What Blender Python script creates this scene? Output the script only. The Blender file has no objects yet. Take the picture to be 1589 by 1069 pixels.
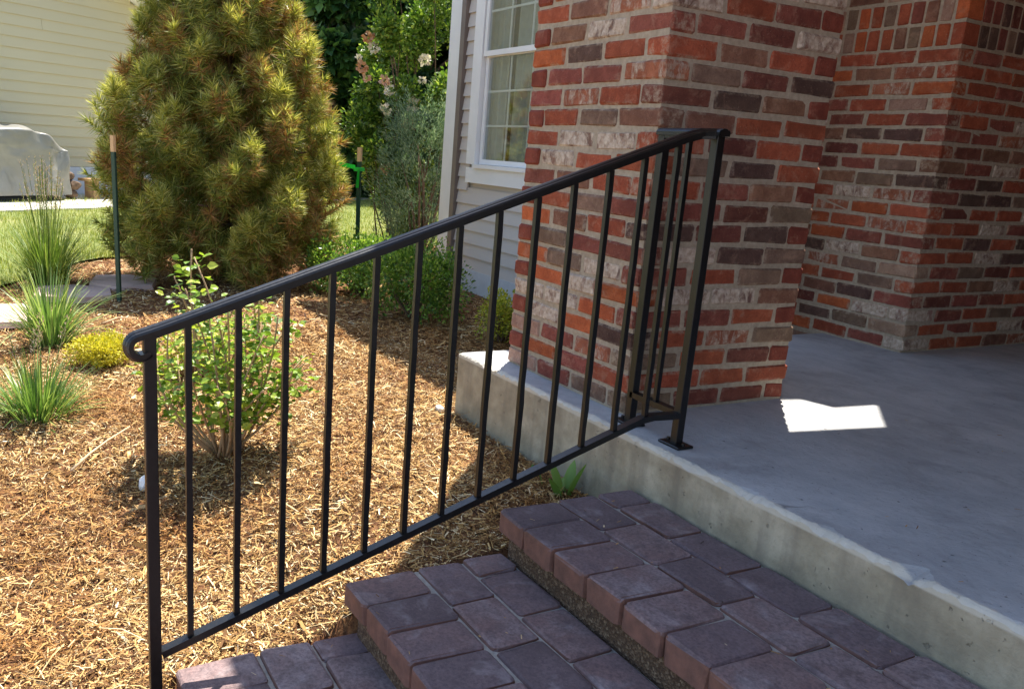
import bpy, bmesh, math, random
import numpy as np
from mathutils import Matrix, Vector

random.seed(7); rng = np.random.default_rng(11)
scene = bpy.context.scene
COL = scene.collection

# ---------------------------------------------------------------- camera
cam_d = bpy.data.cameras.new("camera"); cam = bpy.data.objects.new("camera", cam_d); COL.objects.link(cam)
RIGHT = Vector((0.446727, 0.892480, 0.062567)); DOWN = Vector((0.246909, -0.055768, -0.967433)); FWD = Vector((-0.859925, 0.447626, -0.245274))
CAM = Vector((2.0351, -1.7345, 0.7730))
m = Matrix((RIGHT, -DOWN, -FWD)).transposed().to_4x4(); m.translation = CAM
cam.matrix_world = m
cam_d.sensor_fit = 'HORIZONTAL'; cam_d.sensor_width = 36.0
cam_d.lens = 1337.478 * 36.0 / 1589.0
cam_d.shift_x = (794.5 - 675.64) / 1589.0
cam_d.shift_y = (570.55 - 534.5) / 1589.0
cam_d.clip_start = 0.05; cam_d.clip_end = 500
scene.camera = cam

# ---------------------------------------------------------------- world + sun
SUN_EL = math.radians(66.0)
SUN_H = Vector((-0.71, 0.70)).normalized()
world = bpy.data.worlds.new("World"); scene.world = world; world.use_nodes = True
wn = world.node_tree
sky = wn.nodes.new('ShaderNodeTexSky'); sky.sky_type = 'NISHITA'; sky.sun_disc = False
sky.sun_elevation = SUN_EL; sky.sun_rotation = math.atan2(SUN_H.x, SUN_H.y) % (2 * math.pi)
bg = wn.nodes['Background']; bg.inputs[1].default_value = 0.135
wn.links.new(sky.outputs[0], bg.inputs[0])
sun_d = bpy.data.lights.new("sun", 'SUN'); sun_d.energy = 5.0; sun_d.angle = math.radians(0.5); sun_d.color = (1.0, 0.95, 0.87)
sun = bpy.data.objects.new("sun", sun_d); COL.objects.link(sun)
to_sun = Vector((SUN_H.x * math.cos(SUN_EL), SUN_H.y * math.cos(SUN_EL), math.sin(SUN_EL)))
sun.rotation_euler = to_sun.to_track_quat('Z', 'Y').to_euler(); sun.location = (0, 0, 20)
vs = scene.view_settings
vs.view_transform = 'Standard'; vs.look = 'None'; vs.exposure = 1.25; vs.gamma = 1.0; vs.use_curve_mapping = False
scene.cycles.max_bounces = 8

# ---------------------------------------------------------------- helpers
def lin(r, g, b):
    f = lambda c: (c / 255 / 12.92) if c / 255 <= 0.04045 else ((c / 255 + 0.055) / 1.055) ** 2.4
    return (f(r), f(g), f(b), 1.0)

class NT:
    def __init__(s, name):
        s.m = bpy.data.materials.new(name); s.m.use_nodes = True; s.t = s.m.node_tree
        s.p = s.t.nodes['Principled BSDF']; s.co = None
    def n(s, typ, **kw):
        nd = s.t.nodes.new(typ)
        for k, v in kw.items():
            if k.startswith('i_'):
                key = k[2:]; key = int(key) if key.isdigit() else key.replace('_', ' ')
                nd.inputs[key].default_value = v
            else: setattr(nd, k, v)
        return nd
    def l(s, a, b): s.t.links.new(a, b)
    def coord(s, kind='Object'):
        if s.co is None: s.co = s.n('ShaderNodeTexCoord')
        return s.co.outputs[kind]
    def noise(s, scale, detail=4, rough=0.55, vec=None, dist=0.0):
        nd = s.n('ShaderNodeTexNoise'); nd.inputs['Scale'].default_value = scale; nd.inputs['Detail'].default_value = detail
        nd.inputs['Roughness'].default_value = rough; nd.inputs['Distortion'].default_value = dist
        s.l(vec if vec is not None else s.coord(), nd.inputs['Vector']); return nd.outputs['Fac']
    def ramp(s, fac, stops, interp='LINEAR'):
        nd = s.n('ShaderNodeValToRGB'); cr = nd.color_ramp; cr.interpolation = interp
        while len(cr.elements) < len(stops): cr.elements.new(0.5)
        for e, (p, c) in zip(cr.elements, stops):
            e.position = p; e.color = c if len(c) == 4 else (*c, 1)
        s.l(fac, nd.inputs[0]); return nd.outputs[0]
    def mix(s, fac, a, b, blend='MIX'):
        nd = s.n('ShaderNodeMix', data_type='RGBA', blend_type=blend)
        for inp, v in ((nd.inputs['Factor'], fac), (nd.inputs['A'], a), (nd.inputs['B'], b)):
            if isinstance(v, (int, float, tuple)): inp.default_value = v
            else: s.l(v, inp)
        return nd.outputs['Result']
    def math(s, op, a, b=None, c=None, clamp=False):
        nd = s.n('ShaderNodeMath', operation=op, use_clamp=clamp)
        for i, v in enumerate((a, b, c)):
            if v is None: continue
            if isinstance(v, (int, float)): nd.inputs[i].default_value = v
            else: s.l(v, nd.inputs[i])
        return nd.outputs[0]
    def color(s, c):
        if isinstance(c, tuple): s.p.inputs['Base Color'].default_value = c
        else: s.l(c, s.p.inputs['Base Color'])
    def rough(s, v):
        if isinstance(v, (int, float)): s.p.inputs['Roughness'].default_value = v
        else: s.l(v, s.p.inputs['Roughness'])
    def bump(s, h, strength=0.5, dist=0.01):
        nd = s.n('ShaderNodeBump'); nd.inputs['Strength'].default_value = strength; nd.inputs['Distance'].default_value = dist
        s.l(h, nd.inputs['Height']); s.l(nd.outputs[0], s.p.inputs['Normal'])

def leaf_mat(name, stops, rough=0.5, trans=0.35, spec=0.4):
    t = NT(name)
    g = t.n('ShaderNodeNewGeometry')
    c = t.ramp(g.outputs['Random Per Island'], stops)
    t.color(c); t.rough(rough); t.p.inputs['Specular IOR Level'].default_value = spec
    tr = t.n('ShaderNodeBsdfTranslucent'); t.l(t.mix(1.0, c, (1.0, 1.0, 0.55, 1), 'MULTIPLY'), tr.inputs[0])
    ms = t.n('ShaderNodeMixShader'); ms.inputs[0].default_value = trans
    t.l(t.p.outputs[0], ms.inputs[1]); t.l(tr.outputs[0], ms.inputs[2])
    t.l(ms.outputs[0], t.t.nodes['Material Output'].inputs[0])
    return t.m

def fast_mesh(name, V, F, mats, midx=None, smooth=False):
    """V (n,3); F (k,3) or (k,4) int arrays (one or a list of them)."""
    if not isinstance(F, (list, tuple)): F = [F]
    me = bpy.data.meshes.new(name)
    V = np.asarray(V, np.float32)
    loops = np.concatenate([f.ravel() for f in F]).astype(np.int32)
    sizes = np.concatenate([np.full(len(f), f.shape[1], np.int32) for f in F])
    starts = np.concatenate([[0], np.cumsum(sizes)[:-1]]).astype(np.int32)
    me.vertices.add(len(V)); me.vertices.foreach_set('co', V.ravel())
    me.loops.add(len(loops)); me.loops.foreach_set('vertex_index', loops)
    me.polygons.add(len(sizes)); me.polygons.foreach_set('loop_start', starts); me.polygons.foreach_set('loop_total', sizes)
    if midx is not None: me.polygons.foreach_set('material_index', np.asarray(midx, np.int32))
    me.polygons.foreach_set('use_smooth', np.full(len(sizes), smooth))
    for mt in (mats if isinstance(mats, (list, tuple)) else [mats]): me.materials.append(mt)
    me.update(calc_edges=True); me.validate()
    return me

def link(name, me, parent=None, loc=None, rot=None):
    o = bpy.data.objects.new(name, me); COL.objects.link(o)
    if parent is not None: o.parent = parent
    if loc is not None: o.location = loc
    if rot is not None: o.rotation_euler = rot
    return o

def thing(name, label, cat, loc=(0, 0, 0), rot=(0, 0, 0), group=None):
    o = link(name, None, None, loc, rot); o.empty_display_size = 0.1
    return tag(o, label, cat, group)

def tag(o, label=None, cat=None, group=None, kind=None):
    if label: o['label'] = label
    if cat: o['category'] = cat
    if group: o['group'] = group
    if kind: o['kind'] = kind
    return o

class MB:
    def __init__(s): s.v = []; s.f = []; s.mi = []
    def add(s, v, f, mi=0):
        o = len(s.v); s.v += [tuple(p) for p in v]; s.f += [tuple(i + o for i in q) for q in f]; s.mi += [mi] * len(f)
    def box(s, a, b, mi=0):
        x0, y0, z0 = a; x1, y1, z1 = b
        s.add([(x0, y0, z0), (x1, y0, z0), (x1, y1, z0), (x0, y1, z0), (x0, y0, z1), (x1, y0, z1), (x1, y1, z1), (x0, y1, z1)],
              [(0, 3, 2, 1), (4, 5, 6, 7), (0, 1, 5, 4), (1, 2, 6, 5), (2, 3, 7, 6), (3, 0, 4, 7)], mi)
    def sweep(s, path, prof, up=(0, 0, 1), closed=True, cap=True, mi=0, scales=None):
        """path: points; prof: 2D (side, up) loop"""
        path = [Vector(p) for p in path]; up = Vector(up); n = len(prof); o = len(s.v)
        for i, p in enumerate(path):
            if i == 0: t = path[1] - p
            elif i == len(path) - 1: t = p - path[i - 1]
            else: t = (path[i + 1] - p).normalized() + (p - path[i - 1]).normalized()
            t.normalize(); sd = t.cross(up)
            if sd.length < 1e-4: sd = t.cross(Vector((1, 0, 0)))
            sd.normalize(); u2 = sd.cross(t).normalized()
            k = scales[i] if scales else 1
            if i not in (0, len(path) - 1):
                a = (path[i + 1] - p).normalized(); c = max(0.5, a.dot(t)); cu = 1 / c
            else: cu = 1
            for (a_, b_) in prof: s.v.append(tuple(p + sd * a_ * k + u2 * b_ * k * cu))
        for i in range(len(path) - 1):
            for j in range(n):
                a = o + i * n + j; b = o + i * n + (j + 1) % n
                s.f.append((a, b, b + n, a + n)); s.mi.append(mi)
        if cap:
            s.f.append(tuple(o + j for j in range(n))[::-1]); s.mi.append(mi)
            s.f.append(tuple(o + (len(path) - 1) * n + j for j in range(n))); s.mi.append(mi)
    def tube(s, path, r, n=6, mi=0, r1=None):
        prof = [(math.cos(2 * math.pi * k / n) * r, math.sin(2 * math.pi * k / n) * r) for k in range(n)]
        sc = None
        if r1 is not None: sc = [1 + (r1 / r - 1) * i / (len(path) - 1) for i in range(len(path))]
        s.sweep(path, prof, mi=mi, scales=sc)
    def mesh(s, name, mats, smooth=False):
        me = bpy.data.meshes.new(name); me.from_pydata(s.v, [], s.f)
        for mt in (mats if isinstance(mats, (list, tuple)) else [mats]): me.materials.append(mt)
        me.polygons.foreach_set('material_index', s.mi)
        me.polygons.foreach_set('use_smooth', [smooth] * len(s.f)); me.update(); return me
    def build(s, name, mats, parent=None, loc=None, rot=None, smooth=False):
        return link(name, s.mesh(name, mats, smooth), parent, loc, rot)

def bevel_box(name, size, mats, bev=0.004, seg=1, jit=0.0, seed=0, smooth=False, plan=0.0):
    r = random.Random(seed); bm = bmesh.new(); bmesh.ops.create_cube(bm, size=1)
    for v in bm.verts:
        v.co = Vector((v.co.x * size[0], v.co.y * size[1], v.co.z * size[2]))
        v.co += Vector((r.uniform(-jit, jit), r.uniform(-jit, jit), r.uniform(-jit, jit)))
    if plan:      # tumbled corners seen from above
        ve = [e for e in bm.edges if abs((e.verts[0].co - e.verts[1].co).z) > .5 * size[2]]
        bmesh.ops.bevel(bm, geom=ve, offset=plan, segments=2, profile=0.5, affect='EDGES')
        te = [e for e in bm.edges if e.verts[0].co.z > 0 and e.verts[1].co.z > 0 and len(e.link_faces) == 2 and abs(e.link_faces[0].normal.z - e.link_faces[1].normal.z) > .5]
        bmesh.ops.bevel(bm, geom=te, offset=bev, segments=seg, profile=0.5, affect='EDGES', clamp_overlap=True)
    else: bmesh.ops.bevel(bm, geom=bm.edges[:], offset=bev, segments=seg, profile=0.6, affect='EDGES', clamp_overlap=True)
    if jit:
        for v in bm.verts: v.co += Vector((r.gauss(0, 1), r.gauss(0, 1), r.gauss(0, 1))) * jit * 0.35
    me = bpy.data.meshes.new(name); bm.to_mesh(me); bm.free()
    for mt in (mats if isinstance(mats, (list, tuple)) else [mats]): me.materials.append(mt)
    me.polygons.foreach_set('use_smooth', [smooth] * len(me.polygons))
    return me

def basis_from(dirs, roll=None):
    """orthonormal frames (N,3,3): column 0 = dir (leaf length), 1 = side, 2 = normal"""
    d = dirs / np.linalg.norm(dirs, axis=1, keepdims=True)
    up = np.tile(np.array([[0, 0, 1.0]]), (len(d), 1)); par = np.abs(d[:, 2]) > 0.97; up[par] = [1, 0, 0]
    sd = np.cross(up, d); sd /= np.linalg.norm(sd, axis=1, keepdims=True); nr = np.cross(d, sd)
    if roll is not None:
        c, s_ = np.cos(roll)[:, None], np.sin(roll)[:, None]
        sd, nr = sd * c + nr * s_, nr * c - sd * s_
    return np.stack([d, sd, nr], 2)

def scatter(tv, tf, pos, fr, scl):
    tv = np.asarray(tv, float); N = len(pos)
    scl = np.asarray(scl, float); scl = scl[:, None] * np.ones((1, 3)) if scl.ndim == 1 else scl
    L = tv[None] * scl[:, None, :]
    V = np.einsum('nij,nkj->nki', fr, L) + pos[:, None, :]
    F = [np.asarray(f)[None] + (np.arange(N) * len(tv))[:, None, None] for f in tf]
    return V.reshape(-1, 3), [f.reshape(-1, f.shape[2]) for f in F]

LEAF_V = [(0, 0, 0), (.33, 0, -.03), (.7, 0, -.02), (1, 0, -.10), (.3, .27, .05), (.68, .22, .05), (.3, -.27, .05), (.68, -.22, .05)]
LEAF_F = [np.array([(0, 1, 4), (2, 3, 5), (0, 6, 1), (2, 7, 3)]), np.array([(1, 2, 5, 4), (1, 6, 7, 2)])]
DIA_V = [(0, 0, 0), (.5, .24, .05), (1, 0, -.03), (.5, -.24, .05)]
DIA_F = [np.array([(0, 2, 1), (0, 3, 2)])]

def rand_dirs(n, up=0.0, r=rng):
    d = r.normal(size=(n, 3)); d /= np.linalg.norm(d, axis=1, keepdims=True); d[:, 2] += up
    return d / np.linalg.norm(d, axis=1, keepdims=True)

def smoothstep(a, b, x):
    t = np.clip((x - a) / (b - a), 0, 1); return t * t * (3 - 2 * t)

def ground_z(x, y):
    x = np.asarray(x, float); y = np.asarray(y, float)
    near = np.interp(y, [-1.7, -1.3, -1.06, -0.94, -0.8, -0.575, -0.113], [-.50, -.46, -.438, -.36, -.305, -.28, -.262])
    far = np.interp(y, [-1.8, -1.0, -0.2], [-.38, -.33, -.27])
    k = smoothstep(-0.3, -1.7, x)
    z = near * (1 - k) + far * k
    z = z + (-.31 - z) * smoothstep(-3.0, -5.0, x)
    z = z - 0.42 * smoothstep(0.225, 0.30, x) * (1 - smoothstep(-0.12, -0.05, y))
    z = z + 0.012 * np.sin(x * 5.1 + y * 3.3) * np.sin(y * 6.7 - x * 2.1) * (1 - smoothstep(.0, .2, x))
    return z

# ---------------------------------------------------------------- materials
def mat_plain(name, c, rough=0.6, var=0.0, scale=8, bump=0.0, metallic=0.0):
    t = NT(name); t.rough(rough); t.p.inputs['Metallic'].default_value = metallic
    if var:
        nz = t.noise(scale, 5)
        t.color(t.ramp(nz, [(.3, tuple(v * (1 - var) for v in c[:3])), (.7, tuple(min(1, v * (1 + var)) for v in c[:3]))]))
    else: t.color(c)
    if bump: t.bump(t.noise(scale * 6, 5), bump, 0.005)
    return t.m

def mat_brick(name='brick_clay', edge=True):
    t = NT(name); oi = t.n('ShaderNodeObjectInfo')
    vec = t.n('ShaderNodeVectorMath', operation='ADD'); t.l(t.coord(), vec.inputs[0])
    sc = t.n('ShaderNodeVectorMath', operation='SCALE'); t.l(oi.outputs['Location'], sc.inputs[0]); sc.inputs['Scale'].default_value = 7.3
    t.l(sc.outputs[0], vec.inputs[1]); v = vec.outputs[0]
    base = oi.outputs['Color']
    n1 = t.noise(22, 5, .6, v); n2 = t.noise(140, 4, .7, v)
    c = t.mix(t.ramp(n1, [(.38, (0, 0, 0)), (.72, (1, 1, 1))]), base, t.mix(1.0, base, (.62, .55, .55, 1), 'MULTIPLY'))
    c = t.mix(t.ramp(n2, [(.50, (0, 0, 0)), (.68, (.55, .55, .55))]), c, t.mix(1.0, base, (.45, .42, .42, 1), 'MULTIPLY'))
    sp = t.noise(260, 2, .5, v)
    c = t.mix(t.ramp(sp, [(.67, (0, 0, 0)), (.74, (.5, .5, .5))]), c, lin(190, 165, 145))
    # whitewash left on reclaimed bricks
    mv = t.n('ShaderNodeMapping'); mv.inputs['Scale'].default_value = (1, 1, .55); t.l(v, mv.inputs[0])
    w = t.noise(26, 7, .72, mv.outputs[0], .5)
    thr = t.math('SUBTRACT', .80, t.math('MULTIPLY', oi.outputs['Alpha'], .42))
    wf = t.math('MULTIPLY', t.math('SUBTRACT', w, thr), 9.0, clamp=True)
    wf = t.math('MULTIPLY', wf, t.math('MULTIPLY', oi.outputs['Alpha'], 1.1, clamp=True))
    wc = t.ramp(t.noise(60, 3, .6, v), [(.3, lin(168, 142, 122)), (.7, lin(214, 196, 176))])
    ed = t.noise(7, 4, .6, v)
    c = t.mix(t.ramp(ed, [(.48, (0, 0, 0)), (.66, (.55, .55, .55))]), c, t.mix(1.0, base, (.55, .52, .52, 1), 'MULTIPLY'))
    du = t.noise(15, 5, .65, v, .4)
    c = t.mix(t.ramp(du, [(.56, (0, 0, 0)), (.72, (.38, .38, .38))]), c, lin(190, 152, 126))
    if edge:      # mortar smeared over worn arrises
        so_ = t.n('ShaderNodeSeparateXYZ'); t.l(t.coord(), so_.inputs[0])
        ex = t.math('MULTIPLY', t.math('SUBTRACT', t.math('ABSOLUTE', so_.outputs[0]), .083), 90, clamp=True)
        ez = t.math('MULTIPLY', t.math('SUBTRACT', t.math('ABSOLUTE', so_.outputs[2]), .0175), 120, clamp=True)
        em = t.math('MULTIPLY', t.math('MAXIMUM', ex, ez), t.math('MULTIPLY', t.math('SUBTRACT', t.noise(33, 5, .7, v), .47), 6.0, clamp=True))
        c = t.mix(t.math('MULTIPLY', em, .65), c, lin(184, 164, 140))
    t.color(t.mix(wf, c, wc)); t.rough(.9); t.p.inputs['Specular IOR Level'].default_value = .25
    t.bump(t.math('ADD', t.math('MULTIPLY', n2, .7), t.math('ADD', n1, t.math('MULTIPLY', wf, .4))), .9, .006)
    return t.m

def mat_mortar(name='mortar', c0=(162, 144, 122), c1=(196, 178, 154)):
    t = NT(name); n = t.noise(60, 6, .65); n0 = t.noise(4, 4)
    t.color(t.mix(t.math('MULTIPLY', n0, .35), t.ramp(n, [(.3, lin(*c0)), (.7, lin(*c1))]), lin(112, 100, 88)))
    t.rough(.95); t.bump(t.noise(170, 5, .7), .8, .004); return t.m

def mat_paver():
    t = NT('paver_concrete'); oi = t.n('ShaderNodeObjectInfo')
    vec = t.n('ShaderNodeVectorMath', operation='ADD'); t.l(t.coord(), vec.inputs[0])
    sc = t.n('ShaderNodeVectorMath', operation='SCALE'); t.l(oi.outputs['Location'], sc.inputs[0]); sc.inputs['Scale'].default_value = 5.1
    t.l(sc.outputs[0], vec.inputs[1]); v = vec.outputs[0]
    n1 = t.noise(9, 4, .6, v); n2 = t.noise(120, 5, .7, v)
    top = t.ramp(t.math('ADD', t.math('MULTIPLY', n1, .5), t.math('MULTIPLY', oi.outputs['Random'], .5)),
                 [(.15, lin(94, 80, 80)), (.4, lin(122, 104, 105)), (.6, lin(134, 107, 102)), (.85, lin(152, 138, 138))])
    fine = t.mix(t.ramp(n2, [(.42, (0, 0, 0)), (.66, (.7, .7, .7))]), top, lin(84, 72, 74))
    ef = t.math('MULTIPLY', t.math('SUBTRACT', t.noise(9, 5, .62, v, .6), .56), 4.0, clamp=True)   # pale lime bloom
    fine = t.mix(t.math('MULTIPLY', ef, .78), fine, lin(172, 162, 162))
    fine = t.mix(t.ramp(t.noise(28, 5, .7, v), [(.48, (0, 0, 0)), (.66, (.6, .6, .6))]), fine, lin(90, 76, 76))
    sp = t.ramp(t.noise(330, 2, .5, v), [(.70, (0, 0, 0)), (.76, (.6, .6, .6))])
    fine = t.mix(sp, fine, lin(170, 150, 140))
    # warm mulch bounce painted into the side faces as a redder colour
    g = t.n('ShaderNodeNewGeometry'); sx = t.n('ShaderNodeSeparateXYZ'); t.l(g.outputs['Normal'], sx.inputs[0])
    side = t.math('MULTIPLY', t.math('SUBTRACT', .55, t.math('ABSOLUTE', sx.outputs[2])), 4.0, clamp=True)
    red = t.ramp(t.noise(30, 4, .6, v), [(.3, lin(104, 76, 66)), (.7, lin(134, 94, 80))])
    t.color(t.mix(side, fine, red)); t.rough(.82); t.p.inputs['Specular IOR Level'].default_value = .35
    t.bump(t.math('ADD', n2, t.math('MULTIPLY', t.noise(24, 4, .6, v), .7)), .55, .004); return t.m

def mat_aggregate():
    t = NT('pebble_mortar'); v = t.n('ShaderNodeTexVoronoi'); v.inputs['Scale'].default_value = 170; t.l(t.coord(), v.inputs['Vector'])
    n = t.noise(14, 4)
    c = t.ramp(v.outputs['Color'], [(.2, lin(74, 58, 44)), (.6, lin(108, 86, 66)), (.95, lin(160, 138, 112))])
    t.color(t.mix(t.math('MULTIPLY', n, .7), c, lin(104, 74, 52))); t.rough(.95)
    t.bump(t.math('ADD', v.outputs['Distance'], t.noise(60, 5)), 1.0, .006); return t.m

def mat_slab():
    t = NT('porch_concrete'); g = t.n('ShaderNodeNewGeometry')
    sp = t.n('ShaderNodeSeparateXYZ'); t.l(t.coord(), sp.inputs[0]); sn = t.n('ShaderNodeSeparateXYZ'); t.l(g.outputs['True Normal'], sn.inputs[0])
    n1 = t.noise(2.2, 6, .62); n2 = t.noise(45, 5, .7); n3 = t.noise(9, 5, .6)
    mp = t.n('ShaderNodeMapping'); mp.inputs['Scale'].default_value = (1.0, 2.2, 1); mp.inputs['Rotation'].default_value = (0, 0, .5); t.l(t.coord(), mp.inputs[0])
    trow = t.noise(6, 5, .6, mp.outputs[0])
    top = t.ramp(t.math('ADD', t.math('MULTIPLY', n1, .6), t.math('MULTIPLY', trow, .4)), [(.32, lin(150, 150, 150)), (.5, lin(172, 172, 171)), (.68, lin(190, 189, 186))])
    top = t.mix(t.ramp(n2, [(.55, (0, 0, 0)), (.75, (.55, .55, .55))]), top, lin(134, 132, 130))
    pits = t.ramp(t.noise(42, 4, .6), [(.30, (1, 1, 1)), (.34, (0, 0, 0))])
    top = t.mix(t.math('MULTIPLY', pits, .6), top, lin(70, 68, 68))
    vc = t.n('ShaderNodeTexVoronoi', feature='DISTANCE_TO_EDGE'); vc.inputs['Scale'].default_value = .9
    wv = t.n('ShaderNodeMixRGB'); wv.inputs[0].default_value = .12; t.l(t.coord(), wv.inputs[1]); nq = t.n('ShaderNodeTexNoise'); nq.inputs['Scale'].default_value = 5; t.l(t.coord(), nq.inputs['Vector']); t.l(nq.outputs['Color'], wv.inputs[2]); t.l(wv.outputs[0], vc.inputs['Vector'])
    crack = t.math('MULTIPLY', t.ramp(vc.outputs['Distance'], [(.0, (1, 1, 1)), (.0035, (0, 0, 0))]), t.ramp(t.noise(1.1, 3), [(.5, (0, 0, 0)), (.58, (1, 1, 1))]))
    top = t.mix(t.math('MULTIPLY', crack, .7), top, lin(96, 92, 90))
    blot = t.ramp(t.noise(3.4, 6, .7, dist=.5), [(.52, (0, 0, 0)), (.70, (.6, .6, .6))])
    top = t.mix(blot, top, lin(126, 122, 120))
    grit = t.ramp(t.noise(130, 2, .5), [(.70, (0, 0, 0)), (.74, (.8, .8, .8))])
    top = t.mix(grit, top, lin(92, 86, 80))
    # front face: bare poured concrete, green-grey damp stain low down with a wandering edge
    hz = t.math('ADD', sp.outputs[2], t.math('MULTIPLY', n3, .16))
    front = t.ramp(t.math('ADD', t.math('MULTIPLY', n1, .5), t.math('MULTIPLY', n3, .5)), [(.36, lin(130, 118, 98)), (.5, lin(164, 152, 128)), (.64, lin(190, 178, 154))])
    front = t.mix(t.math('MULTIPLY', pits, .5), front, lin(96, 88, 74))
    front = t.mix(t.ramp(n2, [(.5, (0, 0, 0)), (.75, (.5, .5, .5))]), front, lin(140, 130, 110))
    st = t.math('MULTIPLY', t.math('SUBTRACT', -.03, hz), 9.0, clamp=True)
    front = t.mix(t.math('MULTIPLY', st, .38), front, lin(128, 132, 116))
    mp2 = t.n('ShaderNodeMapping'); mp2.inputs['Scale'].default_value = (9, 1, .8); t.l(t.coord(), mp2.inputs[0])
    drip = t.ramp(t.noise(1.6, 4, .5, mp2.outputs[0]), [(.50, (0, 0, 0)), (.66, (.6, .6, .6))])
    front = t.mix(drip, front, lin(128, 118, 102))
    isf = t.math('MULTIPLY', t.math('SUBTRACT', .5, sn.outputs[2]), 5, clamp=True)
    c = t.mix(isf, top, front)
    # chipped lip where the grey floor coat has worn to pale concrete
    ed = t.math('ADD', sp.outputs[1], t.math('MULTIPLY', t.math('SUBTRACT', t.noise(11, 6, .7), .5), .05))
    ef = t.math('MULTIPLY', t.math('SUBTRACT', -.092, ed), 160, clamp=True)
    zf = t.math('MULTIPLY', t.math('ADD', sp.outputs[2], .022), 200, clamp=True)
    c = t.mix(t.math('MULTIPLY', t.math('MULTIPLY', ef, zf), .8), c, lin(206, 198, 180))
    t.color(c); t.rough(.8); t.bump(t.math('ADD', n2, t.math('ADD', n3, t.math('MULTIPLY', pits, -1.2))), .7, .005); return t.m

def mat_ground():
    t = NT('mulch_soil'); n = t.noise(70, 6, .75); n2 = t.noise(6, 4)
    c = t.ramp(n, [(.3, lin(74, 46, 28)), (.5, lin(140, 92, 54)), (.7, lin(190, 142, 92))])
    t.color(t.mix(t.math('MULTIPLY', n2, .5), c, lin(110, 70, 42))); t.rough(.95); t.bump(n, 1, .02); return t.m

def mat_mulch(name, warm=0):
    t = NT(name); g = t.n('ShaderNodeNewGeometry')
    c = t.ramp(g.outputs['Random Per Island'], [(0, lin(66, 44, 26)), (.20, lin(116, 82, 46)), (.38, lin(162, 122, 70)), (.60, lin(192, 154, 94)), (.84, lin(216, 184, 126)), (1, lin(242, 226, 184))])
    nn = t.noise(1.6, 5, .68)
    c = t.mix(t.ramp(nn, [(.45, (0, 0, 0)), (.60, (.75, .75, .75))]), c, t.mix(1, c, lin(210, 178, 138), 'MULTIPLY'))
    t.color(c); t.rough(.85); t.p.inputs['Specular IOR Level'].default_value = .3; return t.m

def mat_lawn():
    t = NT('lawn_turf'); n = t.noise(1.1, 5, .6); n2 = t.noise(60, 4, .7)
    c = t.ramp(n, [(.3, lin(122, 138, 66)), (.55, lin(152, 158, 88)), (.75, lin(176, 170, 112))])
    t.color(t.mix(t.ramp(n2, [(.4, (0, 0, 0)), (.7, (.6, .6, .6))]), c, lin(86, 100, 46))); t.rough(.9); t.bump(n2, 1, .03); return t.m

def mat_iron():
    t = NT('painted_iron'); n = t.noise(90, 4, .6)
    t.color(t.ramp(n, [(.3, lin(11, 11, 12)), (.7, lin(20, 19, 19))])); t.rough(t.math('ADD', .24, t.math('MULTIPLY', n, .25)))
    t.p.inputs['Specular IOR Level'].default_value = .55; t.bump(t.noise(45, 3), .12, .003); return t.m

def mat_siding(name, c):
    t = NT(name); mp = t.n('ShaderNodeMapping'); mp.inputs['Scale'].default_value = (1, 1, 14); t.l(t.coord(), mp.inputs[0])
    n = t.noise(4, 5, .6, mp.outputs[0]); n2 = t.noise(1.3, 4); oi = t.n('ShaderNodeObjectInfo')
    d = tuple(v * .86 for v in c[:3]) + (1,)
    cc = t.mix(t.math('MULTIPLY', n2, .6), c, d)
    cc = t.mix(t.math('MULTIPLY', oi.outputs['Random'], .25), cc, d)
    t.color(cc); t.rough(.6); t.bump(n, .12, .003); return t.m

def mat_glass():
    t = NT('window_glass'); gl = t.n('ShaderNodeBsdfGlossy'); gl.inputs['Roughness'].default_value = .03; gl.inputs[0].default_value = (1, 1, 1, 1)
    tr = t.n('ShaderNodeBsdfTransparent'); tr.inputs[0].default_value = (.86, .89, .88, 1)
    lw = t.n('ShaderNodeLayerWeight'); fr = t.math('POWER', lw.outputs['Facing'], 3.0); ms = t.n('ShaderNodeMixShader')
    t.l(t.math('ADD', t.math('MULTIPLY', fr, .8), .05, clamp=True), ms.inputs[0]); t.l(tr.outputs[0], ms.inputs[1]); t.l(gl.outputs[0], ms.inputs[2])
    t.l(ms.outputs[0], t.t.nodes['Material Output'].inputs[0]); return t.m

M = dict(brick=mat_brick(), brick2=mat_brick('brick_clay_plain', False), mortar=mat_mortar(), paver=mat_paver(), agg=mat_aggregate(), slab=mat_slab(), ground=mat_ground(), mulch=mat_mulch('mulch_shreds'),
         lawn=mat_lawn(), iron=mat_iron(), sand=mat_mortar('joint_sand', (150, 146, 138), (186, 182, 172)),
         grey_siding=mat_siding('grey_siding', lin(206, 196, 186)), cream_siding=mat_siding('cream_siding', lin(206, 194, 160)),
         white=mat_plain('white_trim', lin(236, 234, 230), .45, .04, 5), glass=mat_glass(), curtain=mat_plain('curtain_cloth', lin(168, 170, 160), .9, .12, 20),
         dark=mat_plain('dark_interior', lin(40, 42, 44), .9), spout=mat_plain('brown_downspout', lin(120, 106, 96), .5, .1, 9),
         foundation=mat_plain('painted_foundation', lin(198, 202, 206), .7, .06, 12, .2),
         shingle=mat_plain('roof_shingle', lin(96, 90, 86), .95, .2, 30, .5), ceiling=mat_plain('porch_ceiling', lin(214, 208, 198), .7, .03, 6),
         bark=mat_plain('bark', lin(104, 84, 66), .95, .3, 25, .7), stem=mat_plain('shrub_stem', lin(168, 140, 108), .9, .25, 40, .4),
         stone=mat_plain('flagstone', lin(196, 168, 154), .9, .12, 10, .5), patio=mat_plain('patio_concrete', lin(206, 200, 188), .9, .08, 6, .3),
         walk=mat_plain('walk_pavers', lin(116, 86, 80), .9, .2, 9, .4))

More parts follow.
